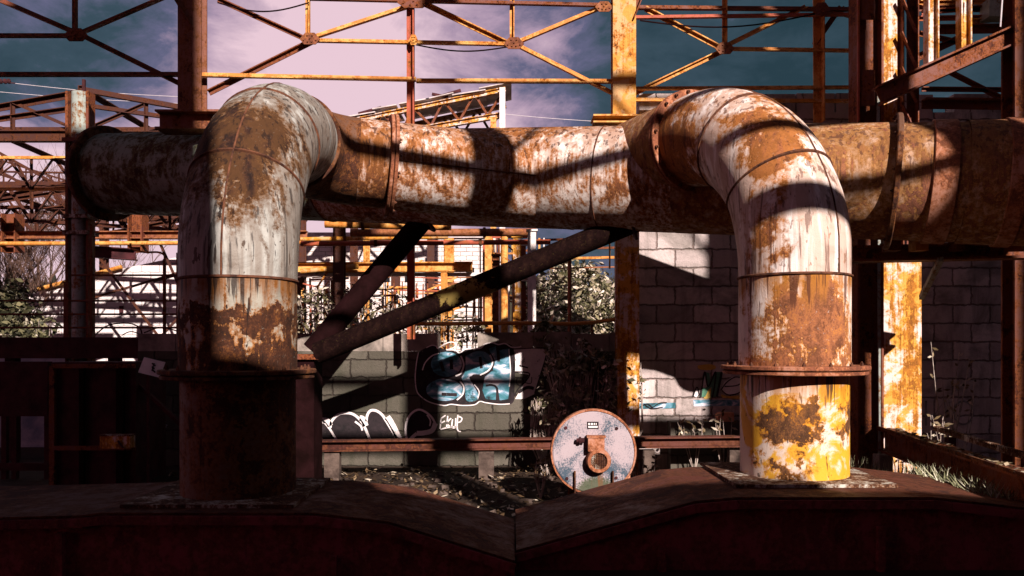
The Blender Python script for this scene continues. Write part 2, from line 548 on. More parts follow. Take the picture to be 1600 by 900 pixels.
M['hood_plate'] = rusty('dark_brown_hood_plate', paint=(0.10, 0.028, 0.020), halo=(0.14, 0.045, 0.02), dark=(0.02, 0.006, 0.006), mid=(0.07, 0.02, 0.014), amount=0.03, seed=34, scale=0.8)
M['hood_top'] = rusty('brown_hood_plate', paint=(0.30, 0.11, 0.06), halo=(0.30, 0.11, 0.035), dark=(0.07, 0.022, 0.014), mid=(0.22, 0.075, 0.04), amount=0.03, seed=20, scale=0.8)
M['plate_white'] = rusty('base_plate_paint', paint=(0.50, 0.50, 0.46), halo=(0.2, 0.08, 0.03), dark=(0.02, 0.008, 0.006), mid=(0.07, 0.025, 0.015), amount=0.06, seed=21, scale=2.5)
M['strut'] = rusty('mossy_strut_steel', paint=(0.22, 0.16, 0.05), halo=(0.035, 0.018, 0.010), dark=(0.006, 0.003, 0.003), mid=(0.012, 0.005, 0.005), amount=0.30, seed=22, scale=1.6, spec=0.03,  # near-black body tone stands in for shade
                   blobs=[(at_(728, 460, 8.75), (0.5, 0.5, 0.20), -0.85)])  # paler blob paints the sunlit patch on the long tube
M['tar'] = plain('tarred_steel', (0.006, 0.002, 0.002), (0.016, 0.005, 0.006), 5.0, spec=0.03)  # near-black stands in for shade on the short prop and pedestal
# walls, ground
M['wall_pink'] = blocks('pale_block_wall', (0.68, 0.58, 0.58), (0.42, 0.35, 0.35), (0.22, 0.16, 0.15), amount=0.6, seed=3)
M['wall_dark'] = blocks('grimy_block_wall', (0.125, 0.11, 0.092), (0.07, 0.062, 0.05), (0.04, 0.03, 0.025), amount=0.85, seed=8)
M['wall_white'] = blocks('white_block_wall', (0.78, 0.70, 0.71), (0.70, 0.62, 0.64), (0.50, 0.42, 0.43), amount=0.12, seed=5, gap=0.012)
M['brick_white'] = blocks('white_brick', (0.78, 0.70, 0.70), (0.68, 0.60, 0.60), (0.32, 0.24, 0.22), bw=0.46, bh=0.16, gap=0.014, amount=0.15, seed=6)
M['concrete'] = plain('weathered_concrete', (0.10, 0.085, 0.075), (0.36, 0.30, 0.27), 3.0, bump=0.6)
M['rubble'] = plain('sooty_rubble', (0.02, 0.012, 0.010), (0.14, 0.10, 0.085), 5.0, bump=0.6)
M['soil'] = plain('black_soil', (0.012, 0.007, 0.006), (0.05, 0.028, 0.018), 2.5, bump=0.8)
M['bluewall'] = plain('blue_grey_plaster', (0.16, 0.20, 0.28), (0.50, 0.48, 0.56), 2.2)
M['sheet'] = plain('pale_roof_sheet', (0.35, 0.30, 0.30), (0.66, 0.58, 0.60), 3.0)
M['leaf_dry'] = leafy('dry_leaves', [(0.0, (0.05, 0.035, 0.015)), (0.45, (0.17, 0.12, 0.06)), (0.8, (0.42, 0.34, 0.24)), (1.0, (0.62, 0.55, 0.46))])
M['leaf_green'] = leafy('ivy_leaves', [(0.0, (0.035, 0.05, 0.02)), (0.5, (0.11, 0.11, 0.05)), (0.8, (0.30, 0.25, 0.15)), (1.0, (0.56, 0.48, 0.38))])
M['leaf_pale'] = leafy('pale_winter_leaves', [(0.0, (0.04, 0.04, 0.02)), (0.35, (0.13, 0.12, 0.06)), (0.6, (0.30, 0.25, 0.16)), (0.8, (0.5, 0.42, 0.34)), (1.0, (0.72, 0.63, 0.57))])
M['leaf_dark'] = leafy('dark_scrub', [(0.0, (0.02, 0.02, 0.012)), (0.6, (0.06, 0.06, 0.03)), (0.9, (0.2, 0.18, 0.1)), (1.0, (0.5, 0.45, 0.38))])
M['litter'] = leafy('leaf_litter', [(0.0, (0.03, 0.018, 0.01)), (0.5, (0.10, 0.06, 0.03)), (0.8, (0.28, 0.20, 0.12)), (1.0, (0.66, 0.58, 0.48))])
M['grass'] = leafy('pale_grass', [(0.0, (0.08, 0.09, 0.04)), (0.5, (0.25, 0.25, 0.14)), (1.0, (0.60, 0.57, 0.46))])
M['bark'] = plain('dark_bark', (0.05, 0.025, 0.02), (0.14, 0.08, 0.06), 12)
M['birch'] = plain('birch_bark', (0.12, 0.08, 0.07), (0.62, 0.53, 0.48), 7)
M['conifer'] = plain('far_conifers', (0.012, 0.014, 0.010), (0.035, 0.035, 0.022), 0.4)
M['hill'] = plain('hillside_heath', (0.025, 0.022, 0.012), (0.07, 0.055, 0.03), 0.15)
M['paint_white'] = plain('white_spray_paint', (0.70, 0.63, 0.66), (0.85, 0.78, 0.80), 9)
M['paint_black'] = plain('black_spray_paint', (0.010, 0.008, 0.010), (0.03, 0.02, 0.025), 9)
M['paint_grey'] = plain('grey_spray_paint', (0.12, 0.12, 0.13), (0.30, 0.29, 0.30), 9)
M['paint_yellow'] = plain('yellow_spray_paint', (0.55, 0.33, 0.05), (0.75, 0.52, 0.16), 6)
M['paint_green'] = plain('green_spray_paint', (0.05, 0.16, 0.10), (0.14, 0.30, 0.22), 6)
M['brick'] = plain('orange_brick', (0.40, 0.16, 0.09), (0.60, 0.28, 0.17), 20)
M['glassblack'] = plain('black_window_glass', (0.01, 0.01, 0.012), (0.02, 0.02, 0.025), 3, rough=0.25, bump=0.05)
M['wire'] = plain('pale_wire', (0.45, 0.40, 0.45), (0.6, 0.55, 0.6), 3)
m, g, b = new_mat('teal_fade_spray_paint')
p = g.pos()
nz = g.noise(g.vm('MULTIPLY', p, (2.2, 1, 4.0)), 1.6, 6, 0.55, 1.2)
g.put(b.inputs['Base Color'], g.ramp(nz, [(0.30, (0.012, 0.02, 0.03)), (0.44, (0.04, 0.17, 0.22)), (0.54, (0.16, 0.30, 0.42)), (0.62, (0.62, 0.60, 0.70)), (0.75, (0.80, 0.74, 0.76))]))
b.inputs['Roughness'].default_value = 0.7
M['paint_teal'] = m
m, g, b = new_mat('speckled_disc_paint')
p = g.pos()
n1 = g.noise(p, 3.2, 5, 0.6, 0.4)
n2 = g.noise(p, 70, 3, 0.6)
stn = g.step(g.math('ADD', g.math('MULTIPLY', n1, 0.8), g.math('MULTIPLY', n2, 0.45)), 0.56, 0.74)
lowgr = blob(g, p, (1.1 * 0.74, 7.7, 0.16), (0.30, 0.4, 0.26), 1.4)
c = g.mix(stn, (0.36, 0.30, 0.335), (0.045, 0.075, 0.11))
c = g.mix(g.math('MULTIPLY', g.step(g.math('ADD', lowgr, g.math('MULTIPLY', n2, 0.8)), 0.7, 1.0), 0.9), c, (0.05, 0.065, 0.03))
c = g.mix(g.step(g.noise(p, 110, 2), 0.68, 0.72), c, (0.10, 0.07, 0.07))
rs = g.math('MULTIPLY', g.step(g.noise(g.vm('MULTIPLY', p, (26, 26, 1.2)), 1.0, 4), 0.45, 0.65), blob(g, p, (0.83, 7.7, 0.42), (0.10, 0.3, 0.30), 1.6))
c = g.mix(rs, c, (0.16, 0.06, 0.02))
g.put(b.inputs['Base Color'], c)
b.inputs['Roughness'].default_value = 0.7
M['disc'] = m


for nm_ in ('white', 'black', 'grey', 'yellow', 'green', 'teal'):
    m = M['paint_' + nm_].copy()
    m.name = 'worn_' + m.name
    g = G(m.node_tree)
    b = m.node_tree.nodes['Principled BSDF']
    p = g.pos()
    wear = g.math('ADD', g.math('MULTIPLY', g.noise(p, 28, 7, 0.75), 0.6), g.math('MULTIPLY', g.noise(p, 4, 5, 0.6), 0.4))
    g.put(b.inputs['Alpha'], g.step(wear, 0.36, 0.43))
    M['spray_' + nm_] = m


# ---------------------------------------------------------------- ground and far land
gm = MB()
nx, ny = 60, 60
gm.face([(-900, -300, 0), (900, -300, 0), (900, 1500, 0), (-900, 1500, 0)])
tag(gm.build('ground', M['soil']), kind='structure')

hm = MB()
NX = 80
prev = None
rows = []
for j, (Y, zb) in enumerate(((70, 0.0), (100, 4.0), (135, 9.5), (175, 13.0), (230, 15.0), (320, 14.0))):
    row = []
    for i in range(NX + 1):
        X = -260 + 520 * i / NX
        left = 1.0 if X < 20 else max(0.35, 1 - (X - 20) / 120)
        row.append(Vector((X, Y + 4 * math.sin(X * 0.05), (zb * left * (1 + 0.12 * math.sin(X * 0.031 + 1) + 0.06 * math.sin(X * 0.11))) - 0.3)))
    rows.append(row)
k0 = 0
for row in rows:
    hm.v += row
for j in range(len(rows) - 1):
    for i in range(NX):
        a = j * (NX + 1) + i
        hm.f.append((a, a + 1, a + NX + 2, a + NX + 1))
tag(hm.build('hillside', M['hill'], smooth=60), kind='structure')


def hill_z(X, Y):
    Ys = (70, 100, 135, 175, 230, 320)
    zs = (0.0, 4.0, 9.5, 13.0, 15.0, 14.0)
    left = 1.0 if X < 20 else max(0.35, 1 - (X - 20) / 120)
    for a in range(5):
        if Ys[a] <= Y <= Ys[a + 1]:
            z = zs[a] + (zs[a + 1] - zs[a]) * (Y - Ys[a]) / (Ys[a + 1] - Ys[a])
            return z * left - 0.3
    return 0


fm = MB()
for i in range(620):
    Y = rnd.uniform(95, 220)
    X = rnd.uniform(-200, 120)
    z = hill_z(X, Y)
    h = rnd.uniform(3.0, 6.0)
    r = h * rnd.uniform(0.2, 0.3)
    n = 6
    for t in range(3):
        zz = z + h * (0.1 + 0.28 * t)
        rr = r * (1 - 0.28 * t)
        ring = []
        for q in range(n):
            a = 6.283 * q / n + t * 0.5
            e = rr * rnd.uniform(0.7, 1.25)
            ring.append((X + e * math.cos(a), Y + e * math.sin(a), zz + rnd.uniform(-0.2, 0.2)))
        top = (X, Y, zz + h * 0.42)
        for q in range(n):
            fm.face([ring[q], ring[(q + 1) % n], top])
tag(fm.build('far_forest', M['conifer']), kind='stuff')

# ---------------------------------------------------------------- walls
WALL = 10.6


def ragged_wall(x0, x1, z1, y0, y1, step=0.25, drop=0.0, seed=1, course=0.25):
    rr = random.Random(seed)
    mb = MB()
    x = x0
    while x < x1 - 1e-4:
        e = min(x1, x + step * rr.choice((1, 2, 2, 4)))
        t = z1 - course * (rr.choice((0, 0, 0, 0, 1)) if drop else 0)
        mb.box((x, y0, -0.1), (e, y1, t))
        x = e
    return mb


low = thing('low_block_wall', 'low grimy concrete block wall covered in bubble graffiti below the open bay', 'wall', (-1.8, WALL, 0))
wm = MB()
lw0, lw1 = at(215, 0, WALL).x, at(972, 0, WALL).x
wm.box((lw0, WALL, -0.1), (lw1, WALL + 0.24, 1.525))
wm.build('wall_face', M['wall_dark'], low)
cm = MB()
x = lw0
rr = random.Random(3)
while x < lw1 - 0.1:
    w = min(rr.choice((0.5, 0.5, 0.25, 0.75)), lw1 - x)
    if rr.random() < 0.86 or x > 0:
        cm.box((x + 0.004, WALL + 0.005, 1.527), (x + w - 0.004, WALL + 0.235, 1.77 + rr.uniform(-0.015, 0.015)))
    x += w
cm.build('coping', M['concrete'], low)
tall = thing('tall_block_wall', 'tall pale concrete block wall striped with shadows behind the right pipe', 'wall', (4.5, 10.15, 0))
wm = MB()
WALL2 = 10.15
tw0, tw1 = at(998, 0, WALL2).x, 10.5
wm.box((tw0, WALL2 + 0.002, -0.1), (tw1, WALL2 + 0.242, 4.56))
wm.build('wall_face', M['wall_pink'], tall)
wm = MB()
x = tw0
rr = random.Random(4)
while x < tw1 - 0.1:
    w = min(rr.choice((0.5, 0.5, 0.25)), tw1 - x)
    if rr.random() < 0.85:
        wm.box((x + 0.01, WALL2 + 0.012, 4.563), (x + w - 0.01, WALL2 + 0.232, 4.80 + rr.uniform(-0.02, 0.01)))
    x += w
wm.build('top_course', M['wall_pink'], tall)


# graffiti: paint lies flat on the wall, one layer a few millimetres over the other
def stroke(mb, pts, wpx, Y, smooth=True, jit=0.0):
    q = catmull(pts, 7) if smooth else pts
    n = len(q)
    L, Rr = [], []
    for i in range(n):
        a, b2 = q[max(i - 1, 0)], q[min(i + 1, n - 1)]
        tx, ty = b2[0] - a[0], b2[1] - a[1]
        l = math.hypot(tx, ty) or 1
        w = (wpx(i / max(n - 1, 1)) if callable(wpx) else wpx) / 2
        L.append(at(q[i][0] - ty / l * w, q[i][1] + tx / l * w, Y))
        Rr.append(at(q[i][0] + ty / l * w, q[i][1] - tx / l * w, Y))
    for i in range(n - 1):
        mb.face([L[i], L[i + 1], Rr[i + 1], Rr[i]])


def fill(mb, pts, Y, smooth=True):
    q = catmull(list(pts) + [pts[0]], 6)[:-1] if smooth else pts
    mb.face([at(a, b2, Y) for a, b2 in q][::-1])


def Z1(L):
    return [(630 + a / 6.667, 520 + b2 / 6.667) for a, b2 in L]


def Z2(L):
    return [(460 + a / 5.697, 620 + b2 / 5.697) for a, b2 in L]


def Z3(L):
    return [(980 + a / 5.0, 540 + b2 / 5.0) for a, b2 in L]


def ell(cx, cy, rx, ry, n=20, a0=0, a1=360):
    return [(cx + rx * math.cos(R(a0 + (a1 - a0) * i / n)), cy + ry * math.sin(R(a0 + (a1 - a0) * i / n))) for i in range(n + 1)]


ya, yb, yc, yd = WALL - 0.004, WALL - 0.007, WALL - 0.010, WALL - 0.013
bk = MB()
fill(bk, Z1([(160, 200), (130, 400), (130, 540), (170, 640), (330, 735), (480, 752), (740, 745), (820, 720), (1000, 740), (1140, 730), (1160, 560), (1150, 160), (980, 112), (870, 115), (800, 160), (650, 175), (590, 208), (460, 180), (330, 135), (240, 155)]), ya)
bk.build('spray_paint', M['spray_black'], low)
te = MB()
fill(te, Z1(ell(450, 325, 165, 132)), yb)
fill(te, Z1(ell(430, 595, 195, 118)), yb)
fill(te, Z1([(650, 240), (720, 200), (840, 195), (920, 260), (925, 340), (860, 415), (730, 445), (690, 470), (740, 560), (780, 640), (770, 700), (660, 705), (645, 560), (610, 470), (645, 400)]), yb)
fill(te, Z1([(890, 165), (965, 140), (985, 300), (1000, 180), (1110, 160), (1120, 400), (1095, 690), (1005, 705), (985, 560), (965, 700), (860, 690), (825, 600), (850, 460), (935, 390), (945, 290)]), yb, False)
te.build('spray_paint', M['spray_teal'], low)
wh = MB()
fill(wh, Z1([(1150, 175), (1300, 165), (1460, 165), (1488, 215), (1440, 400), (1365, 640), (1260, 690), (1165, 690), (1240, 560), (1310, 440), (1150, 405)]), ya, False)
for s_, w_ in (([(160, 200), (140, 300), (125, 450), (135, 580), (170, 650), (270, 720), (420, 757), (500, 745), (620, 757), (740, 750), (800, 715), (860, 728), (1000, 745), (1110, 740)], 1.7),
               ([(240, 155), (300, 130), (345, 140), (360, 160), (440, 112), (510, 96), (552, 120), (530, 152), (470, 172)], 1.5),
               ([(450, 176), (540, 180), (590, 210), (650, 170), (800, 160), (850, 120), (930, 104), (990, 122), (1060, 112), (1130, 150), (1200, 150), (1230, 140)], 2.0),
               ([(200, 390), (230, 310), (300, 240), (370, 215)], 1.8), ([(600, 240), (630, 330), (600, 420), (545, 450)], 2.6), ([(590, 505), (630, 560), (620, 640), (560, 700)], 2.2),
               ([(905, 230), (930, 310), (890, 390), (800, 440)], 2.2), ([(740, 540), (790, 610), (775, 690)], 1.6), ([(1100, 170), (1118, 400), (1105, 560)], 1.6)):
    stroke(wh, Z1(s_), w_, yd)
wh.build('spray_paint', M['spray_white'], low)
bo = MB()
for s_, w_ in ((ell(450, 325, 172, 140, 20, 150, 430), 3.4), (ell(430, 595, 202, 126, 20, -90, 240), 3.4), ([(650, 230), (760, 182), (880, 200), (942, 290), (915, 380), (830, 440), (725, 450), (770, 560), (805, 680)], 3.2),
               ([(815, 460), (815, 620), (850, 700), (1000, 712), (1120, 700), (1135, 400), (1135, 160), (1010, 120)], 3.2), ([(985, 130), (995, 300)], 4.5), ([(860, 550), (930, 545), (975, 580), (975, 700)], 3.0),
               ([(390, 300), (420, 400)], 5), ([(500, 280), (505, 380)], 5), ([(800, 250), (815, 370)], 4.5), ([(400, 640), (560, 645)], 5), ([(1150, 170), (1470, 160), (1495, 215), (1440, 400), (1370, 630)], 1.6),
               ([(1150, 405), (1310, 420), (1280, 500), (1200, 580), (1160, 650)], 2.0), (ell(1215, 505, 36, 40), 1.5), ([(1270, 520), (1330, 525), (1340, 460)], 1.2), ([(1210, 340), (1300, 365)], 2.2), ([(1200, 620), (1290, 570), (1360, 580)], 5)):
    stroke(bo, Z1(s_), w_, yc)
bo.build('spray_paint', M['spray_black'], low)
k2 = MB()
for L_ in ([(30, 450), (40, 240), (90, 175), (170, 180), (260, 215), (320, 300), (420, 450)], [(320, 450), (320, 240), (370, 165), (440, 138), (520, 148), (580, 195), (640, 300), (705, 450)], [(630, 450), (640, 200), (690, 115), (760, 135), (830, 210), (900, 320), (985, 450)], [(985, 440), (985, 260), (1030, 155), (1100, 110), (1180, 135), (1262, 235), (1225, 310), (1130, 350), (1040, 440)]):
    fill(k2, Z2(L_), ya, False)
k2.build('spray_paint', M['spray_black'], low)  # letter fill; its black also stands in for shade at the wall foot
w2 = MB()
for s_, w_ in (([(45, 220), (90, 180), (160, 185), (250, 215), (310, 280), (360, 360), (415, 440)], 2.2), ([(95, 350), (130, 305), (170, 305), (210, 335), (245, 380)], 3.2),
               ([(320, 275), (330, 220), (380, 165), (440, 145), (510, 150), (570, 190), (620, 260), (660, 350), (695, 435)], 2.6), ([(640, 220), (650, 160), (680, 122), (730, 125), (780, 160), (820, 220), (870, 300), (920, 380), (965, 430)], 2.6),
               ([(825, 180), (860, 230), (915, 340), (950, 410)], 6.5), ([(250, 210), (290, 215), (320, 260)], 6), ([(580, 190), (610, 200), (635, 260)], 6), ([(1005, 415), (990, 300), (1000, 220), (1040, 150), (1100, 115), (1160, 130), (1220, 180), (1255, 240)], 2.2),
               ([(1255, 235), (1225, 300), (1150, 322), (1090, 325)], 5), ([(1090, 325), (1040, 370), (1010, 420)], 3.5), ([(110, 440), (170, 425), (235, 440)], 4), ([(1180, 160), (1210, 210), (1205, 260)], 1.5), ([(540, 220), (590, 260), (605, 300)], 2)):
    stroke(w2, Z2(s_), w_ * 1.5, yb)
for s_ in ([(1305, 190), (1298, 285)], [(1298, 198), (1345, 165)], [(1298, 238), (1340, 215)], [(1365, 170), (1355, 275)], [(1395, 190), (1358, 235), (1392, 270)], [(1408, 200), (1402, 265), (1430, 270), (1436, 190)],
           [(1455, 160), (1450, 285), (1480, 312)], [(1455, 172), (1490, 190), (1480, 220), (1455, 228)], [(1300, 290), (1380, 270), (1450, 268)]):
    stroke(w2, Z2(s_), 2.0, yb)
for s_ in (([1180, 370], [1190, 410]), ([1200, 400], [1240, 380]), ([1260, 400], [1300, 390]), ([1310, 370], [1330, 405]), ([1350, 390], [1440, 365])):
    stroke(w2, Z2(s_), 1.0, yb)
w2.build('spray_paint', M['spray_white'], low)
sm = MB()
for k in range(9):
    a = [(rnd.uniform(222, 262), rnd.uniform(650, 676)) for _ in range(4)]
    stroke(sm, a, 1.4, ya)
sm.build('spray_paint', M['spray_white'], low)
ya, yb, yc, yd = WALL2 - 0.004, WALL2 - 0.008, WALL2 - 0.012, WALL2 - 0.016
# the lettering on the tall wall
b3 = MB()
fill(b3, Z3([(600, 320), (640, 300), (660, 380), (640, 410), (600, 408)]), ya)
fill(b3, Z3([(735, 380), (800, 395), (900, 385), (930, 395), (900, 415), (800, 412), (740, 405)]), ya)
fill(b3, Z3([(550, 155), (640, 145), (690, 160), (680, 185), (600, 190), (555, 180)]), ya)
b3.build('spray_paint', M['spray_yellow'], tall)
b4 = MB()
fill(b4, Z3([(515, 425), (930, 425), (930, 470), (520, 475)]), ya, False)
fill(b4, Z3([(90, 450), (380, 445), (375, 490), (95, 495)]), ya, False)
b4.build('spray_paint', M['spray_teal'], tall)
b5 = MB()
fill(b5, Z3([(565, 400), (605, 205), (640, 215), (655, 290), (690, 205), (750, 205), (690, 400), (650, 405), (660, 320), (632, 350), (610, 400)]), yb, False)
b5.build('spray_paint', M['spray_green'], tall)
b6 = MB()
fill(b6, Z3([(735, 340), (760, 280), (820, 245), (890, 245), (915, 280), (880, 310), (900, 345), (860, 380), (780, 385)]), yb, False)
fill(b6, Z3([(515, 390), (545, 330), (560, 380), (540, 405)]), yb, False)
fill(b6, Z3([(585, 330), (610, 220), (630, 300), (615, 330)]), yc, False)
b6.build('spray_paint', M['spray_white'], tall)
b7 = MB()
for s_, w_ in (([(575, 405), (605, 205), (632, 320), (690, 205), (680, 330), (665, 405)], 2.4), ([(740, 205), (700, 400)], 3.5), ([(730, 350), (780, 285), (850, 245), (905, 270), (860, 310), (760, 320)], 1.8), ([(740, 350), (790, 385), (870, 370), (905, 330)], 1.8), ([(880, 400), (900, 340), (920, 300)], 2.0), ([(515, 400), (545, 325), (565, 390)], 1.8),
               ([(100, 480), (160, 455), (200, 480), (250, 450), (310, 445)], 1.6), ([(130, 455), (190, 490), (280, 480)], 1.4)):
    stroke(b7, Z3(s_), w_, yd)
b7.build('spray_paint', M['spray_black'], tall)
nm = MB()
stroke(nm, [(1447, 626), (1447, 665)], 3.2, ya)
stroke(nm, [(1476, 666), (1476, 626), (1459, 650), (1482, 652)], 2.6, ya, False)
stroke(nm, ell(1505, 645, 15, 18), 3.0, ya)
nm.build('painted_number', M['spray_grey'], tall)

# kerb beam in front of the wall
kb = thing('kerb_beam', 'long rusty steel channel lying along the foot of the graffiti wall', 'steel beam', at(800, 690, 9.55))
mb = MB()
mb.ibeam(at(430, 697, 9.55), at(1180, 689, 9.55), 0.16, 0.13, 0.018)
mb.build('channel', M['hood_plate'], kb)
for px in (520, 760, 1010, 1150):
    p = at(px, 700, 9.57)
    MB().box((p.x - 0.09, p.y - 0.06, 0), (p.x + 0.09, p.y + 0.06, p.z - 0.02)).build('bearing_block', M['rubble'], kb)

# ---------------------------------------------------------------- risers
UP = Vector((0, 0, 1))


def bolt_mesh():
    mb = MB()
    mb.tube((0, 0, -0.02), (0, 0, 0.022), 0.02, 0.02, 6)
    mb.tube((0, 0, 0.02), (0, 0, 0.04), 0.011, 0.009, 6)
    me = bpy.data.meshes.new('bolt')
    me.from_pydata([tuple(v) for v in mb.v], [], mb.f)
    me.materials.append(M['weld'])
    return me


BOLT = bolt_mesh()


def bolts(flange, c, axis, rad, n, h, ph=0.0):
    a, u, w = frame(Vector(axis))
    q = a.to_track_quat('Z', 'Y')
    off = Vector(flange['_w'])
    for i in range(n):
        t = 2 * math.pi * i / n + ph
        p = Vector(c) + u * (rad * math.cos(t)) + w * (rad * math.sin(t)) + a * h
        o = bpy.data.objects.new('bolt', BOLT)
        o.scale = (0.75,) * 3
        col.objects.link(o)
        o.parent = flange
        o.location = p - off
        o.rotation_mode = 'QUATERNION'
        o.rotation_quaternion = q


def seam(t, c, axis, r, w=0.012, n=56):
    return MB().lathe(c, axis, [(r - 0.006, -w), (r + w * 0.8, -w * 0.4), (r + w * 0.8, w * 0.4), (r - 0.006, w)], n, True).build('weld_seam', M['weld'], t, 40)


def riser(label, X, Y, r, zbase, zfl, zweld, zel, zc, ang, mats, name='riser_pipe'):
    """base spool, bolted flange, stack, three-piece elbow leaning back, end flange; returns the end point and direction"""
    t = thing(name, label, 'pipe', (X, Y, zbase))
    h = Vector((math.sin(ang), math.cos(ang), 0))
    mlow, mmid, mel = mats[:3]
    mb = MB()
    zs = [zbase + 0.02 + (zfl - 0.03 - zbase - 0.02) * i / 8 for i in range(9)]
    mb.sweep([(X, Y, z) for z in zs], r - 0.012, 64, wob=0.002, seed=3)
    mb.build('base_spool', mlow, t, 45)
    mb = MB()
    mb.box((X - r - 0.2, Y - r - 0.14, zbase), (X + r + 0.14, Y + r + 0.14, zbase + 0.025))
    mb.build('base_plate', M['plate_white'], t)
    fl = MB().ring((X, Y, zfl - 0.028), UP, r - 0.02, r + 0.13, 0.028).ring((X, Y, zfl + 0.012), UP, r - 0.02, r + 0.145, 0.034).build('flange', mats[3], t, 40)
    bolts(fl, (X, Y, zfl + 0.03), UP, r + 0.085, 16, 0.0, 0.2)
    mb = MB()
    zs = [zfl + 0.02 + (zweld - zfl - 0.02) * i / 8 for i in range(9)]
    mb.sweep([(X, Y, z) for z in zs], r, 64, wob=0.002, seed=5)
    mb.build('stack', mmid, t, 45)
    rad = zc - zel
    pts = bend((X, Y, zel), UP, h, rad, 18)
    for k in range(3):
        seg = pts[k * 6:k * 6 + 7]
        rr_ = [r * (1.004 + 0.016 * math.sin(math.pi * i / 6)) for i in range(7)]
        if k == 0:
            seg = [Vector((X, Y, zweld)), Vector((X, Y, (zweld + zel) / 2))] + seg
            rr_ = [r, r * 1.002] + rr_
        MB().sweep(seg, rr_, 64, wob=0.0025, seed=11 + k).build('elbow_section', mel, t, 50)
    for k in (0, 6, 12):
        tang = (pts[min(k + 1, 18)] - pts[max(k - 1, 0)])
        seam(t, pts[k] if k else (X, Y, zweld), tang if k else UP, r * 1.006, 0.014)
    # the lengthwise weld on the outer face of the bend
    for (i0, i1) in ((0, 6), (6, 12), (12, 18)):
        line = [Vector((X, Y, zweld)) - h * (r + 0.003) + h.cross(UP) * 0.03] if i0 == 0 else []
        for i in range(i0, i1 + 1):
            a = (pts[min(i + 1, 18)] - pts[max(i - 1, 0)]).normalized()
            out = (a.cross(h.cross(UP))).normalized()
            if out.dot(-h) + out.z < 0:
                out = -out
            f_ = r * (1.004 + 0.016 * math.sin(math.pi * (i - i0) / 6))
            line.append(pts[i] + out * (f_ + 0.001) + h.cross(UP) * 0.03)
        MB().sweep(line, 0.008, 6).build('weld_seam', M['weld'], t, 60)
    end = pts[-1]
    if ang > 0:
        MB().ring(end + h * 0.03, h, r - 0.02, r + 0.03, 0.03).build('end_flange', M['flange_dark'], t, 40)
        return t, end + h * 0.05, h
    fl2 = MB().ring(end + h * 0.02, h, r - 0.02, r + 0.065, 0.035).ring(end + h * 0.062, h, r - 0.02, r + 0.065, 0.035).build('end_flange', M['flange'], t, 40)
    bolts(fl2, end + h * 0.0, -h, r + 0.038, 20, 0.01, 0.1)
    return t, end + h * 0.08, h


tl, endL, hL = riser('dull grey riser pipe with a dark rust patch across its elbow', LX, LY, 0.437, 0.46, 1.39, 2.10, 2.16, 3.54, R(1), (M['flange_dark'], M['left_low'], M['left_pipe'], M['flange_dark']))
tr, endR, hR = riser('bright white riser pipe standing on a yellow rusted base spool', RX, RY, 0.440, 0.53, 1.41, 2.16, 2.30, 3.58, R(-25), (M['yellow_pipe'], M['right_low'], M['right_pipe'], M['flange']))

# ---------------------------------------------------------------- the gas main
AX = Vector((1, -0.38, -0.09)).normalized()
A0 = Vector((1.03, 8.6, 3.39))


def axis_at(X):
    return A0 + AX * ((X - A0.x) / AX.x)


main = thing('gas_main', 'huge rust stained steel main running across behind both riser pipes', 'pipe', axis_at(1.0))
RM = 0.55


def run(x0, x1, r, n, mat, name, seed):
    k = max(4, int((x1 - x0) / 0.25))
    MB().sweep([axis_at(x0 + (x1 - x0) * i / k) for i in range(k + 1)], r, 64, wob=0.002, seed=seed).build(name, mat, main, 45)


xl = at(146, 0, 11.3).x
run(xl + 0.2, -2.2, RM, 0, M['main_left'], 'pipe_section', 1)
run(-2.2, 1.75, RM, 0, M['main'], 'pipe_section', 2)
run(1.75, 3.62, RM, 0, M['brownrust'], 'pipe_section', 3)
run(3.62, 4.15, RM - 0.002, 0, M['brownrust'], 'pipe_section', 4)
run(4.15, 4.76, RM + 0.012, 0, M['brownrust'], 'pipe_section', 5)
for xs in (-2.2, 1.0):
    seam(main, axis_at(xs), AX, RM, 0.01)
fl = MB().ring(axis_at(3.62), AX, RM - 0.02, RM + 0.09, 0.05).build('flange', M['flange_dark'], main, 40)
bolts(fl, axis_at(3.62), -AX, RM + 0.05, 20, 0.02)
MB().ring(axis_at(3.98), AX, RM - 0.01, RM + 0.022, 0.2).build('strap', M['flange'], main, 40)
MB().ring(axis_at(4.5), AX, RM, RM + 0.03, 0.14).build('strap', M['flange'], main, 40)
MB().ring(axis_at(4.74), AX, 0.02, RM + 0.09, 0.05).build('flange', M['flange_dark'], main, 40)
# blind end and collar at the far left
MB().ring(axis_at(xl + 0.3), AX, RM - 0.02, RM + 0.10, 0.09).build('flange', M['flange_dark'], main, 40)
MB().lathe(axis_at(xl + 0.2), -AX, [(RM, 0), (RM - 0.02, 0.02), (RM * 0.8, 0.2), (RM * 0.4, 0.28), (0.001, 0.30)], 48).build('end_cap', M['black'], main, 40)
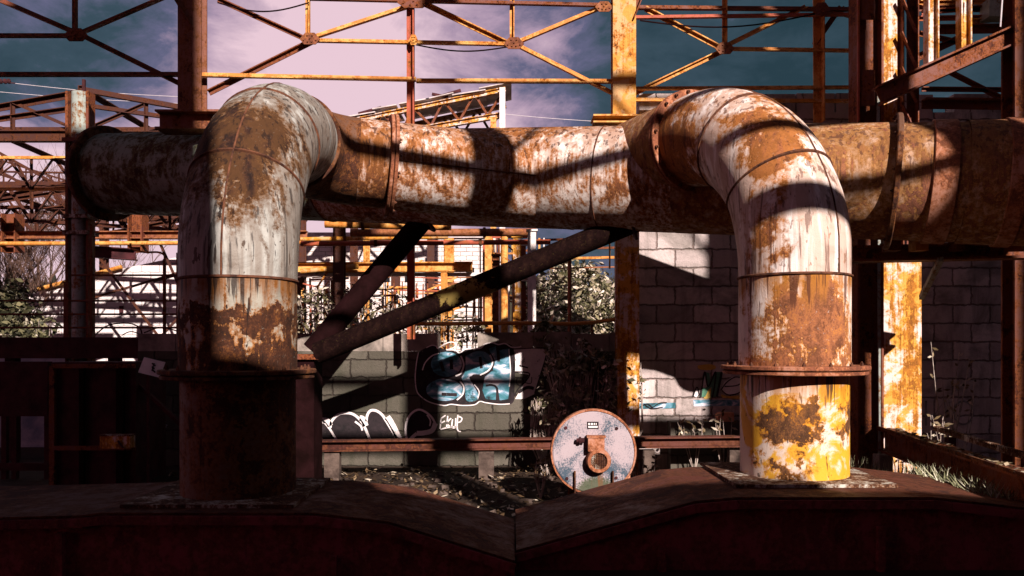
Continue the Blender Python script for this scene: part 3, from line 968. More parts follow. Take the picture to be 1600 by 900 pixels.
# left lateral: leaves the left elbow, swings right and runs into the main
t1 = Vector((1.7, 0.42, -0.10)).normalized()
pts = [endL, endL + hL * 0.15]
pts += bend(pts[-1], hL, t1, 0.62, 12)[1:]
pe = pts[-1]
MB().sweep(pts, 0.45, 56, wob=0.002).build('lateral_bend', M['flange_dark'], main, 45)
flc = pe + t1 * 0.34
MB().sweep([pe + t1 * (0.34 * i / 4) for i in range(5)], 0.452, 56).build('lateral_pipe', M['lateral'], main, 45)
fl = MB().ring(flc - t1 * 0.02, t1, 0.43, 0.53, 0.035).ring(flc + t1 * 0.022, t1, 0.43, 0.535, 0.035).build('flange', M['flange'], main, 40)
bolts(fl, flc + t1 * 0.02, t1, 0.49, 18, 0.02)
L2 = 2.05
MB().sweep([flc + t1 * (0.02 + L2 * i / 12) for i in range(13)], [0.452 + 0.03 * (i / 12) for i in range(13)], 64, wob=0.002, seed=9).build('lateral_pipe', M['main'], main, 45)
MB().tube(flc + t1 * 0.05 + Vector((0.1, -0.45, -0.035)), flc + t1 * 1.6 + Vector((0.1, -0.47, -0.04)), 0.007, n=6).build('weld_seam', M['weld'], main)
# right lateral and the stub of the right elbow
pR = [endR + hR * (0.9 * i / 4) for i in range(5)]
MB().sweep(pR, 0.455, 56).build('lateral_pipe', M['brownrust'], main, 45)
q0, q1 = Vector((2.15, 7.62, 3.22)), Vector((4.0, 7.50, 3.14))
MB().sweep([q0 + (q1 - q0) * (i / 10) for i in range(11)], [0.36 + 0.05 * i / 10 for i in range(11)], 56, cap=True).build('lateral_pipe', M['brownrust'], main, 45)
# lengthwise weld on the main
MB().tube(axis_at(0.1) + Vector((0.1, -0.52, 0.08)), axis_at(1.34) + Vector((0.1, -0.52, 0.08)), 0.008, n=6).build('weld_seam', M['weld'], main)
# a saddle and its cross beam under the right end
sd = thing('saddle_beam', 'heavy dark cross beam with brackets under the right end of the main', 'steel beam', at(1480, 392, 7.9))
MB().ibeam(at(1330, 398, 8.15), at(1625, 391, 7.7), 0.22, 0.16, 0.025).build('beam', M['maroon'], sd)
for px in (1395, 1437, 1500):
    p = at(px, 384, 7.75)
    MB().box((p.x - 0.06, p.y - 0.05, p.z - 0.05), (p.x + 0.06, p.y + 0.1, p.z + 0.09)).build('bracket', M['orange'] if px == 1437 else M['maroon'], sd)
MB().beam(at(1470, 405, 7.8), at(1440, 465, 8.6), 0.05, 0.05).build('knee_brace', M['grey_steel'], sd)

# slanting tubes that prop the main
st = thing('prop_tube', 'short steep dark tube propping the main beside the left riser', 'strut', at(492, 545, 9.25), 'slanting tubes under the main')
MB().tube(at(488, 548, 9.25), at(672, 330, 9.45), 0.125, n=28).build('tube', M['tar'], st, 40)
MB().ring(at(660, 344, 9.44), at(672, 330, 9.45) - at(488, 548, 9.25), 0.1, 0.2, 0.03, 28).build('flange', M['black'], st, 40)
st = thing('prop_tube', 'long shallow dark tube with a sunlit patch slanting up to the main', 'strut', at(496, 552, 9.0), 'slanting tubes under the main')
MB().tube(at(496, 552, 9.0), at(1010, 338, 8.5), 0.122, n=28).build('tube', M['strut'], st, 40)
MB().ring(at(985, 349, 8.52), at(1010, 338, 8.5) - at(496, 552, 9.0), 0.1, 0.19, 0.03, 28).build('flange', M['black'], st, 40)
pd = thing('steel_pedestal', 'dark steel pedestal carrying the foot of both slanting tubes', 'column', (at(480, 0, 9.15).x, 9.15, 0))
p = at(478, 545, 9.15)
MB().box((p.x - 0.17, p.y - 0.2, 0), (p.x + 0.14, p.y + 0.2, p.z - 0.12)).build('post', M['tar'], pd)
MB().box((p.x - 0.24, p.y - 0.25, p.z - 0.118), (p.x + 0.2, p.y + 0.25, p.z - 0.06)).build('cap_plate', M['maroon'], pd)

# ---------------------------------------------------------------- hoods under the risers
def hood(label, prof, y0, y1):
    """prof: (x, z) from left to right along the folded roof"""
    cx = sum(p[0] for p in prof) / len(prof)
    t = thing('hopper_hood', label, 'hopper', (cx, (y0 + y1) / 2, 0))
    n = len(prof)
    for yy, th in ((y0, 0.015), (y1 - 0.015, 0.015)):
        f_ = MB()
        for i in range(n - 1):
            (xa, za), (xb, zb) = prof[i], prof[i + 1]
            f_.hexa([(xa, yy, -0.05), (xb, yy, -0.05), (xb, yy + th, -0.05), (xa, yy + th, -0.05), (xa, yy, za - 0.015), (xb, yy, zb - 0.015), (xb, yy + th, zb - 0.015), (xa, yy + th, za - 0.015)])
        f_.build('side_plate', M['hood'], t)
    r_ = MB()
    for i in range(n - 1):
        (xa, za), (xb, zb) = prof[i], prof[i + 1]
        a, b2 = y0 - 0.03, y1 + 0.03
        r_.hexa([(xa, a, za - 0.013), (xb, a, zb - 0.013), (xb, b2, zb - 0.013), (xa, b2, za - 0.013), (xa, a, za), (xb, a, zb), (xb, b2, zb), (xa, b2, za)])
    r_.build('roof_plate', M['hood_plate'], t)
    for i in range(n - 1):
        (xa, za), (xb, zb) = prof[i], prof[i + 1]
        MB().beam((xa, y0 - 0.045, za - 0.05), (xb, y0 - 0.045, zb - 0.05), 0.022, 0.06).build('edge_angle', M['hood'], t)
    for xs in (0.2, 0.5, 0.8):
        x = prof[0][0] + (prof[-1][0] - prof[0][0]) * xs
        MB().box((x - 0.025, y0 - 0.05, 0), (x + 0.025, y0 - 0.002, 0.32 if abs(xs - .5) < .1 else 0.16)).build('stiffener', M['hood'], t)
    return t


hood('folded maroon steel hood in deep shade under the left riser', [(-6.2, 0.30), (-4.6, 0.40), (-2.95, 0.44), (LX - 0.7, 0.458), (LX + 0.75, 0.458), (-0.85, 0.40), (0.02, 0.13)], 5.50, 6.75)
hood('folded brown steel hood with a sunlit slope under the right riser', [(0.03, 0.15), (1.30, 0.50), (RX - 0.72, 0.527), (RX + 0.66, 0.527), (3.75, 0.44), (5.2, 0.30)], 5.70, 7.05)

# ---------------------------------------------------------------- front gantry behind the main
GY = 9.95
fg = thing('steel_gantry', 'tall rusted gantry of columns and thin K braces crossing the sky behind the main', 'steel frame', (at(640, 0, GY).x, GY, 0))


def gb(name, p0, p1, w, mat, off=0.0):
    MB().angle(p0 + Vector((0, off, 0)), p1 + Vector((0, off, 0)), w, 0.014, up=(0, 1, 0)).build(name, mat, fg)


def column(t, px, py0, py1, Y, w, mat, dpt=0.26):
    a, b2 = at(px, py0, Y), at(px, py1, Y)
    a.z = max(a.z, 0)
    MB().ibeam(a, b2, dpt, w, 0.022, up=(1, 0, 0)).build('column', mat, t)


def column_w(t, px, py0, py1, Y, w, mat, dpt=0.2):
    """flange towards the camera"""
    a, b2 = at(px, py0, Y), at(px, py1, Y)
    a.z = max(a.z, 0)
    a.x = b2.x
    MB().ibeam(a, b2, w, dpt, 0.022, up=(0, 1, 0)).build('column', mat, t)


column_w(fg, 301, 180, -90, GY, 0.29, M['column_dull'])
column_w(fg, 974, 185, -90, GY, 0.285, M['yellow'])
column_w(fg, 980, 780, 199, GY, 0.27, M['stripe'])
a, b2 = at(250, 191, GY - 0.05), at(350, 191, GY - 0.05)
MB().ibeam(a, b2, 0.30, 0.235, 0.025).build('seat_beam', M['column_dull'], fg)
a, b2 = at(925, 191, GY - 0.05), at(1045, 191, GY - 0.05)
MB().ibeam(a, b2, 0.36, 0.10, 0.02).build('seat_beam', M['orange'], fg)
MB().angle(at(647, 530, GY), at(646, -90, GY), 0.10, 0.016, up=(0, 1, 0)).beam(at(645, 530, GY + 0.03), at(644, -90, GY + 0.03), 0.05, 0.02, up=(0, 1, 0)).build('post', M['red'], fg)
MB().angle(at(1286, 190, GY), at(1285, -90, GY), 0.11, 0.016, up=(0, 1, 0)).build('post', M['orange'], fg)
OM = M['orange']
MM = M['maroon']
for p0, p1, w, mt in (
        ((-60, 118), (288, 118), 0.065, MM), ((316, 120), (650, 127), 0.06, OM), ((650, 127), (960, 128), 0.06, OM), ((990, 140), (1345, 138), 0.05, OM), ((990, 157), (1345, 159), 0.05, M['yellow']),
        ((-60, 57), (118, 57), 0.06, MM), ((483, 65), (642, 68), 0.055, OM), ((652, 68), (803, 71), 0.055, OM), ((1132, 79), (1345, 82), 0.05, OM),
        ((480, -2), (962, 9), 0.055, MM), ((990, 13), (1345, 16), 0.06, MM), ((990, 30), (1345, 25), 0.05, M['red']),
        ((-10, -2), (118, 53), 0.062, MM), ((118, 53), (265, -10), 0.062, MM), ((118, 53), (288, 137), 0.062, MM),
        ((483, 60), (322, 140), 0.062, MM), ((483, 60), (660, 2), 0.062, OM), ((483, 60), (340, -5), 0.055, MM), ((803, 68), (665, 2), 0.058, OM), ((803, 68), (958, 146), 0.058, OM), ((803, 68), (942, 10), 0.058, OM),
        ((1132, 74), (990, 142), 0.055, OM), ((1132, 74), (1010, 10), 0.055, OM), ((1132, 74), (1262, 10), 0.055, OM), ((1278, 68), (1320, 8), 0.06, MM), ((1278, 12), (1345, 30), 0.05, MM),
        ((118, 50), (118, -60), 0.07, MM), ((483, 58), (483, -60), 0.06, OM), ((803, 66), (803, -60), 0.06, OM), ((1135, 72), (1135, -60), 0.055, OM)):
    gb('brace' if abs(p0[0] - p1[0]) > 3 and abs(p0[1] - p1[1]) > 20 else 'rail', at(*p0, GY), at(*p1, GY), w, mt, off=rnd.uniform(-0.03, 0.03) + (0.03 if abs(p0[1] - p1[1]) > 20 else 0))


def gusset(px, py, w, h, mat):
    c = at(px, py, GY - 0.075)
    w, h = w / FOC * GY, h / FOC * GY
    pr = [(-w, -h * .1), (-w * .55, -h), (w * .55, -h), (w, -h * .1), (w * .45, h), (-w * .45, h)]
    mb = MB()
    k = len(pr)
    mb.face([c + Vector((x, 0, z)) for x, z in pr])
    mb.face([c + Vector((x, 0.014, z)) for x, z in pr][::-1])
    for i in range(k):
        (xa, za), (xb, zb) = pr[i], pr[(i + 1) % k]
        mb.face([c + Vector((xa, 0, za)), c + Vector((xa, 0.014, za)), c + Vector((xb, 0.014, zb)), c + Vector((xb, 0, zb))])
    for rx_, rz_ in ((-.6, -.3), (.6, -.3), (-.2, -.55), (.2, -.55), (-.25, .5), (.25, .5), (0, 0)):
        q = c + Vector((rx_ * w, 0, rz_ * h))
        mb.tube(q + Vector((0, .002, 0)), q + Vector((0, -.014, 0)), .013, .008, 6)
    mb.build('gusset', mat, fg)


gusset(118, 54, 19, 10, MM)
gusset(484, 60, 16, 9, M['hood_top'])
gusset(803, 67, 16, 9, M['hood_top'])
gusset(1133, 75, 15, 9, M['hood_top'])
gusset(646, 2, 26, 10, MM)
gusset(646, 62, 7, 8, OM)
gusset(944, 10, 14, 8, M['hood_top'])
gusset(1284, 14, 14, 10, MM)
# short knees at the two column heads
gb('brace', at(268, -10, GY - .1), at(302, 45, GY - .1), 0.10, MM)
gb('brace', at(990, 30, GY - .1), at(1010, -20, GY - .1), 0.10, MM)

for a_, b_, sag in (((340, 4), (483, 4), 14), ((650, 70), (800, 72), 9), ((1000, 32), (1280, 20), 16)):
    MB().sweep([at(a_[0] + (b_[0] - a_[0]) * i / 14, a_[1] + (b_[1] - a_[1]) * i / 14 + sag * math.sin(math.pi * i / 14), GY - .05) for i in range(15)], .009, 6).build('loose_cable', M['tar'], fg, 60)

# ---------------------------------------------------------------- heavy columns at the right
lc = thing('laced_column', 'massive dark laced column with a rusty face plate behind the right end of the main', 'column', (at(1385, 0, 9.2).x, 9.2, 0))
CY = 9.3
MB().ibeam(Vector((at(1353, 0, CY).x, CY, 0)), at(1353, -100, CY), 0.25, 0.3, 0.025, up=(1, 0, 0)).build('column', M['maroon'], lc)
MB().beam(at(1341, 195, CY - .15), at(1341, -90, CY - .15), 0.02, 0.03).build('edge_angle', M['red'], lc)
for a_, b_ in ((110, 165), (-20, 30)):
    MB().box(tuple(at(1346, b_, CY - 0.14)), tuple(at(1366, a_, CY - 0.12))).build('batten_plate', M['maroon'], lc)
p0, p1 = at(1374, 215, CY + 0.02), at(1402, -90, CY + 0.02)
MB().box((p0.x, p0.y, p0.z), (p1.x, p1.y + 0.02, p1.z)).build('face_plate', M['stripe'], lc)
p0, p1 = at(1377, 690, CY + 0.02), at(1440, 395, CY + 0.02)
MB().box((p0.x, p0.y, 0), (p1.x, p1.y + 0.02, p1.z)).build('face_plate', M['stripe'], lc)
for px in (1409, 1432):
    MB().angle(at(px, 400, CY), at(px, -90, CY), 0.1, 0.014, up=(0, 1, 0)).build('angle_bar', M['maroon'], lc)
for k in range(5):
    y0 = -60 + k * 55
    MB().beam(at(1408, y0, CY - .07), at(1432, y0 + 55, CY - .07), 0.012, 0.06, up=(0, 1, 0)).build('lacing_bar', M['maroon'], lc)
MB().beam(at(1372, 150, CY - .1), at(1375, 735, CY - .1), 0.025, 0.03).build('edge_angle', M['grey_steel'], lc)
bay = thing('braced_bay', 'dark steel bay of raking beam, hanging posts and heavy end post against the sky', 'steel frame', (at(1592, 0, 8.6).x, 8.6, 0))
BY = 8.75
pz = at(1592, 0, BY)
MB().ibeam(Vector((pz.x, BY, 0)), at(1592, -90, BY), 0.24, 0.25, 0.025, up=(0, 1, 0)).build('end_post', M['maroon'], bay)
MB().ibeam(at(1372, 150, BY), at(1600, 48, BY), 0.16, 0.20, 0.02).build('raking_beam', M['maroon'], bay)
for px, yb_ in ((1455, 112), (1506, 88)):
    MB().ibeam(at(px, yb_, BY + .25), at(px, -90, BY + .25), 0.12, 0.12, 0.016, up=(1, 0, 0)).build('hanging_post', M['stripe'], bay)
for (a_, b_, w_, m_) in (((1440, 140), (1700, 142), 0.05, MM), ((1480, 112), (1565, 155), 0.05, MM), ((1440, 163), (1700, 166), 0.11, MM), ((1430, 92), (1500, 60), 0.08, MM), ((1430, 5), (1700, 3), 0.05, OM), ((1430, 14), (1700, 17), 0.06, MM), ((1420, 30), (1700, 26), 0.05, M['red']), ((1450, 48), (1700, 44), 0.09, MM), ((1505, 35), (1700, 22), 0.05, M['stripe']), ((1430, 52), (1530, 75), 0.05, MM), ((1560, 30), (1700, 60), 0.05, MM), ((1440, 20), (1545, 12), 0.05, M['red'])):
    MB().angle(at(*a_, BY + 0.9), at(*b_, BY + 0.9), w_, 0.012).build('rail', m_, bay)
MB().tube(at(1563, 42, BY - .2), at(1570, -60, BY - .2), 0.008, n=6).build('hanging_cable', M['wire'], bay)
MB().box(tuple(at(1546, 25, BY + .7)), tuple(at(1562, 8, BY + .9))).build('junction_plate', M['grey_steel'], bay)

# the low beam with the toothed strip running toward the camera at the right
tb = thing('debris_beam', 'low rusty box beam at lower right with leaves and scraps on its top', 'steel beam', (4.1, 7.6, 0))
b0, b1 = Vector((4.32, 9.25, 0.52)), Vector((3.78, 5.55, 0.52))
MB().ibeam(b0, b1, 0.22, 0.25, 0.02).build('beam', M['maroon'], tb)
MB().beam(b0 + Vector((-0.1, 0, .14)), b1 + Vector((-0.1, 0, .14)), 0.02, 0.03).build('lip', M['flange_dark'], tb)
for y_ in (8.9, 7.6):
    MB().box((4.05, y_ - 0.08, 0), (4.2, y_ + 0.08, 0.39)).build('footing', M['concrete'], tb)
lit = MB()
for i in range(260):
    t = rnd.random()
    c = b0.lerp(b1, t) + Vector((rnd.uniform(-.09, .1), 0, 0.135))
    e = rnd.uniform(0.015, 0.045)
    a = rnd.uniform(0, 6.28)
    u = Vector((math.cos(a), math.sin(a), rnd.uniform(-.2, .5))) * e
    w = Vector((-math.sin(a), math.cos(a), rnd.uniform(-.2, .5))) * e * 0.6
    lit.face([c - u, c - w, c + u, c + w])
tag(lit.build('leaf_litter', M['leaf_dry']), kind='stuff')
rk = thing('toothed_rack', 'pale toothed metal strip lying beside the debris beam', 'gear rack', (4.45, 8.3, 0.66))
c0, c1 = Vector((4.55, 8.6, 0.70)), Vector((4.16, 5.9, 0.66))
tm = MB()
NS = 128
for i in range(NS * 2):
    c = c0.lerp(c1, (i // 2 + (i % 2)) / NS)
    top = 0.04 if (i // 2) % 2 else 0.015
    tm.v += [c + Vector((-.025, 0, -.015)), c + Vector((-.025, 0, top)), c + Vector((.025, 0, top)), c + Vector((.025, 0, -.015))]
for i in range(NS * 2 - 1):
    for q in range(4):
        tm.f.append((i * 4 + q, i * 4 + (q + 1) % 4, i * 4 + 4 + (q + 1) % 4, i * 4 + 4 + q))
tm.build('toothed_bar', M['plate_white'], rk)
for y_ in (6.6, 8.2):
    x_ = c0.lerp(c1, (c0.y - y_) / (c0.y - c1.y)).x
    MB().box((x_ - .04, y_ - .04, 0), (x_ + .04, y_ + .04, 0.66)).build('leg', M['black'], rk)

# ---------------------------------------------------------------- blower disc
DY = 7.75
dc = at(927, 706, DY)
dr = 64 / FOC * DY
bl = thing('blower_casing', 'round speckled blower casing with a rusty grilled nozzle standing on the ground', 'blower', (dc.x, DY, 0))
MB().lathe(dc, (0, -1, 0), [(0.001, -0.26), (dr, -0.26), (dr, -0.02)], 56).build('drum', M['flange_dark'], bl, 40)
MB().lathe(dc, (0, -1, 0), [(0.001, 0.02), (dr * 0.97, 0.02), (dr * 1.0, 0.012), (dr * 1.0, -0.018), (dr * .9, -0.019)], 64).build('face_plate', M['disc'], bl, 30)
MB().lathe(dc, (0, -1, 0), [(dr * 1.0, -0.05), (dr * 1.05, -0.05), (dr * 1.055, -0.03), (dr * 1.055, 0.012), (dr * 1.04, 0.024), (dr * 1.001, 0.024)], 64, True).build('rim', M['flange'], bl, 40)
for sx, sy in ((-49, -38), (41, -37), (40, 40), (-47, 41)):
    c = at(927 + sx * 0.88, 706 + sy, DY)
    MB().tube(c + Vector((0, -.018, 0)), c + Vector((0, -.03, 0)), 0.016, n=8).build('bolt', M['black'], bl)
c = at(934, 718, DY)
rz = 18 / FOC * DY
MB().lathe(c, (0, -1, 0), [(rz * 1.05, 0.021), (rz * 1.05, 0.1), (rz * .98, 0.12), (rz * .72, 0.12), (rz * .70, 0.085), (0.001, 0.085)], 32).build('nozzle', M['flange'], bl, 35)
gr = MB()
for i in range(-4, 5):
    o = i * rz * 0.15
    l = math.sqrt(max(0, (rz * .7) ** 2 - o * o))
    gr.box((c.x + o - .0035, DY - 0.104, c.z - l), (c.x + o + .0035, DY - 0.098, c.z + l))
    gr.box((c.x - l, DY - 0.097, c.z + o - .0035), (c.x + l, DY - 0.091, c.z + o + .0035))
gr.build('grille', M['plate_white'], bl)
q = at(930, 692, DY)
MB().box((q.x - 0.078, DY - 0.11, q.z - 0.07), (q.x + 0.078, DY - 0.021, q.z + 0.06)).build('neck', M['flange'], bl)
MB().box((q.x - 0.09, DY - 0.12, q.z + 0.062), (q.x + 0.09, DY - 0.021, q.z + 0.08)).build('neck_flange', M['flange'], bl)
q = at(912, 687, DY)
MB().tube(q + Vector((0, -.06, 0)), q + Vector((-.075, -.06, 0)), 0.026, 0.02, 10).tube(q + Vector((-.03, -.06, 0)), q + Vector((-.05, -.06, 0)), 0.034, n=8).build('valve_stub', M['black'], bl)
q = at(926, 664, DY)
lp = MB().box((q.x - 0.055, DY - 0.026, q.z - 0.034), (q.x + 0.055, DY - 0.021, q.z + 0.034)).build('name_plate', M['paint_black'], bl)
lt = MB()
for k, (x0_, x1_, zz) in enumerate(((-.045, -.028, .012), (-.020, .0, .012), (.008, .02, .012), (.028, .036, .012), (-.045, .045, -.016))):
    lt.box((q.x + x0_, DY - 0.0285, q.z + zz - .008), (q.x + x1_, DY - 0.0265, q.z + zz + .009))
lt.build('lettering', M['paint_white'], lp)
for px in (898, 957):
    a_ = at(px, 735, DY)
    MB().box((a_.x - .006, DY - 0.06, 0.0), (a_.x + .006, DY - 0.021, a_.z)).build('stiffener', M['flange_dark'], bl)
for px in (893, 978):
    a_ = at(px, 745, DY + .15)
    MB().box((a_.x - .035, DY + .1, 0.0), (a_.x + .035, DY + .16, a_.z + .1)).build('leg', M['brick'] if px > 950 else M['maroon'], bl)

# ---------------------------------------------------------------- left foreground machinery and platform
pf = thing('steel_platform', 'dark steel platform with thin guard rails in front of the white wall at left', 'platform', (at(140, 0, 11).x, 11.0, 0))
PY = 11.0
a_, b_ = at(-60, 560, PY), at(276, 527, PY)
MB().box((a_.x, PY, a_.z), (b_.x, PY + 0.9, b_.z)).build('deck', M['black'], pf)
for py in (430, 470, 491, 512):
    MB().tube(at(112 if py == 430 else -60, py, PY + .1), at(279, py, PY + .1), 0.014, n=8).build('rail', M['maroon'], pf)
for px, top in ((104, 440), (143, 350), (257, 405), (278, 395)):
    MB().beam(at(px, 527, PY + .1), at(px, top, PY + .1), 0.07 if px < 120 else 0.035, 0.035, up=(0, 1, 0)).build('rail_post', M['maroon'], pf)
MB().sweep([at(*q, PY + .1) for q in catmull([(257, 405), (256, 398), (246, 394), (225, 394), (205, 388), (204, 380)], 4)], 0.014, 8).build('bent_pipe', M['orange'], pf, 60)
for px in (20, 180, 262):
    c = at(px, 600, PY + .2)
    MB().box((c.x - .07, c.y - .07, 0), (c.x + .07, c.y + .07, a_.z - 0.001)).build('leg', M['black'], pf)
for k, (pts_, w) in enumerate((([(150, 522), (170, 508), (200, 505), (218, 512), (222, 524)], .010), ([(190, 524), (205, 518), (222, 524)], .008), ([(225, 520), (250, 512), (278, 518), (280, 526)], .010))):
    MB().sweep([at(*q, PY + .3) for q in catmull(pts_, 5)], w, 6).build('loose_cable', M['black'], pf)
mh = thing('machine_housing', 'rusty dark machine housing with cracked panels under the left platform', 'machine', (at(150, 0, 9.2).x, 9.2, 0))
HY = 9.2
a_, b_ = at(80, 780, HY), at(212, 566, HY)
MB().box((a_.x, HY, 0), (b_.x, HY + 0.8, b_.z)).build('housing', M['black'], mh)
for px, w in ((128, .05), (188, .08), (82, .06)):
    c = at(px, 600, HY - .03)
    MB().box((c.x - w / 2, HY - .05, 0), (c.x + w / 2, HY - .001, b_.z - .04)).build('post', M['strut'] if px != 82 else M['maroon'], mh)
for py in (572, 700):
    c0_, c1_ = at(82, py, HY - .06), at(212, py, HY - .06)
    MB().box((c0_.x, HY - .075, c0_.z - .025), (c1_.x, HY - .052, c0_.z + .025)).build('cross_bar', M['maroon'], mh)
c = at(185, 690, HY - .12)
bx = thing('meter_box', 'small pale metal meter box fixed low on the dark machine housing', 'box', tuple(c))
MB().box((c.x - .17, HY - .2, c.z - .07), (c.x + .17, HY - .076, c.z + .07)).build('case', M['stripe'], bx)
MB().box((c.x - .18, HY - .21, c.z + .071), (c.x + .18, HY - .076, c.z + .085)).build('lid', M['plate_white'], bx)
MB().tube((c.x + .04, HY - .21, c.z + .02), (c.x + .10, HY - .22, c.z - .06), 0.012, n=8).build('lever', M['black'], bx)
# small tilted notice
c = at(237, 574, 9.0)
nt = thing('notice_board', 'small tilted white notice with dark scribble beside the left riser', 'sign', tuple(c))
u_, v_ = Vector((.115, 0.01, -.03)), Vector((.02, 0.03, .085))
nb = MB()
nb.hexa([c - u_ - v_, c + u_ - v_, c + u_ - v_ + Vector((0, .01, 0)), c - u_ - v_ + Vector((0, .01, 0)), c - u_ + v_, c + u_ + v_, c + u_ + v_ + Vector((0, .01, 0)), c - u_ + v_ + Vector((0, .01, 0))])
nb.build('board', M['paint_white'], nt)
sb = MB()
for (x0_, z0_, x1_, z1_) in ((-.1, .5, .3, .3), (.0, .1, .3, -.1), (.1, .6, .15, -.4), (.2, -.3, .5, -.5)):
    p0_, p1_ = c + u_ * x0_ + v_ * z0_ + Vector((0, -.004, 0)), c + u_ * x1_ + v_ * z1_ + Vector((0, -.004, 0))
    sb.beam(p0_, p1_, .004, .016)
sb.build('lettering', M['paint_black'], nt)
MB().beam(c + Vector((-.05, .03, -.05)), Vector((c.x - .05, 9.03, 0)), 0.03, 0.03).build('post', M['black'], nt)
MB().beam(at(215, 600, 9.3), at(285, 665, 9.3), 0.06, 0.04).build('stay', M['black'], nt)

df = thing('door_frame', 'dark steel door frame at the far left edge', 'door frame', (at(30, 0, 9.6).x, 9.6, 0))
for px in (8, 24, 75):
    c = at(px, 700, 9.6)
    MB().box((c.x - .03, 9.57, 0), (c.x + .03, 9.63, at(0, 640, 9.6).z)).build('jamb', M['black'], df)
c0_, c1_ = at(-60, 728, 9.6), at(78, 722, 9.6)
MB().box((c0_.x, 9.56, c0_.z - .05), (c1_.x, 9.64, c0_.z + .04)).build('cross_bar', M['black'], df)
c0_, c1_ = at(-60, 650, 9.6), at(78, 565, 9.6)
MB().box((c0_.x, 9.55, c0_.z), (c1_.x, 9.65, c1_.z)).build('lintel_panel', M['black'], df)
bw = thing('blue_wall', 'blue grey plastered wall seen through the door frame at far left', 'wall', (at(20, 0, 12.0).x, 12.0, 0))
c0_, c1_ = at(-150, 800, 12.6), at(140, 560, 12.6)
MB().box((c0_.x, 12.6, -.1), (c1_.x, 12.8, c1_.z)).build('wall_face', M['bluewall'], bw)
c0_ = at(16, 674, 12.56)
MB().box((c0_.x - .06, 12.57, c0_.z - .08), (c0_.x + .06, 12.598, c0_.z + .08)).build('red_sign', M['red'], bw)
MB().box((c0_.x - .035, 12.560, c0_.z - .05), (c0_.x + .035, 12.568, c0_.z + .05)).build('green_panel', M['paint_green'], bw)

# pale column at the left
pc = thing('pale_column', 'tall grey painted column with dark edges left of the main', 'column', (at(124, 0, 12.1).x, 12.1, 0))
p = at(126, 145, 12.1)
MB().tube((p.x, 12.1, 0), (p.x, 12.1, p.z), 0.125, n=20).build('shaft', M['grey_steel'], pc, 40)
for dx_ in (-0.16, 0.15):
    MB().box((p.x + dx_ - .02, 12.0, 0), (p.x + dx_ + .02, 12.2, p.z)).build('edge_angle', M['maroon'], pc)
for py in (340, 365, 222):
    z_ = at(0, py, 12.1).z
    MB().box((p.x - .19, 11.93, z_ - .03), (p.x + .19, 12.27, z_ + .03)).build('band', M['plate_white'] if py != 222 else M['maroon'], pc)
MB().beam((p.x + .05, 12.1, p.z), (p.x + .05, 12.1, p.z + .2), .04, .04).build('spike', M['black'], pc)


# ---------------------------------------------------------------- derelict shed frames behind
def girder(label, p0, p1, depth, nb, mat, w=0.07, name='lattice_girder', wmat=None, group='lattice girders of the derelict sheds'):
    p0, p1 = Vector(p0), Vector(p1)
    t = thing(name, label, 'girder', tuple((p0 + p1) / 2), group)
    dn = Vector((0, 0, -depth))
    MB().angle(p0, p1, w, 0.016, up=(0, 1, 0)).build('top_chord', mat, t)
    MB().angle(p0 + dn, p1 + dn, w, 0.016, up=(0, 1, 0)).build('bottom_chord', mat, t)
    for i in range(nb):
        a, b2 = p0.lerp(p1, i / nb), p0.lerp(p1, (i + 1) / nb)
        m_ = (a + b2) / 2
        MB().angle(a, m_ + dn, w * .7, 0.012, up=(0, 1, 0)).build('web_bar', wmat or mat, t)
        MB().angle(m_ + dn, b2, w * .7, 0.012, up=(0, 1, 0)).build('web_bar', wmat or mat, t)
        MB().angle(m_, m_ + dn, w * .6, 0.012, up=(0, 1, 0)).build('web_bar', wmat or mat, t)
    return t


def roof_truss(t, cx, Y, zr, ze, zt, half, mat, w=0.09, k=4):
    ap = Vector((cx, Y, zr))
    for s in (-1, 1):
        e = Vector((cx + s * half, Y, ze))
        m_ = MB()
        m_.angle(ap, e, w, 0.016, up=(0, 1, 0))
        m_.angle(ap - Vector((0, 0, .28)), e - Vector((0, 0, .1)), w * .8, 0.016, up=(0, 1, 0))
        m_.build('rafter', mat, t)
        for i in range(1, k):
            a = ap.lerp(e, i / k)
            b2 = Vector((a.x, Y, zt))
            MB().angle(a, b2, w * .55, 0.012, up=(0, 1, 0)).build('strut', mat, t)
            c = Vector((ap.lerp(e, (i - 1) / k).x, Y, zt))
            MB().angle(a, c, w * .55, 0.012, up=(0, 1, 0)).build('strut', mat, t)
    MB().angle(Vector((cx - half, Y, zt)), Vector((cx + half, Y, zt)), w, 0.016, up=(0, 1, 0)).build('tie_beam', mat, t)


sf = thing('shed_frame', 'bare gabled steel shed frame of dark trusses against the sky at left', 'steel frame', (at(125, 0, 16).x, 16.0, 0))
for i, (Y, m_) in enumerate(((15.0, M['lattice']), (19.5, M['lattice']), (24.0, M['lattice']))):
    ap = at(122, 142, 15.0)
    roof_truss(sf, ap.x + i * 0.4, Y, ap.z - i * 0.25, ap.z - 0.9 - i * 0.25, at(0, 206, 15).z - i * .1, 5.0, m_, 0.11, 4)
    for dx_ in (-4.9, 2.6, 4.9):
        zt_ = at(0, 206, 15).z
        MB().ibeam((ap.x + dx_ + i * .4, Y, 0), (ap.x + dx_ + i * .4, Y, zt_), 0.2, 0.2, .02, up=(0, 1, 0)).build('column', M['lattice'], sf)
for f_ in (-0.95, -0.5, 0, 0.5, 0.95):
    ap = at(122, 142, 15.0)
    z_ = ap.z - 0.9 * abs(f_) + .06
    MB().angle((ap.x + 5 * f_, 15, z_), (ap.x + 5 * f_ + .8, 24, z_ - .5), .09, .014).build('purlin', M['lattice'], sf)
MB().ibeam(at(-60, 213, 14.6), at(137, 213, 14.6), .14, .20, .02).build('cross_beam', M['lattice'], sf)
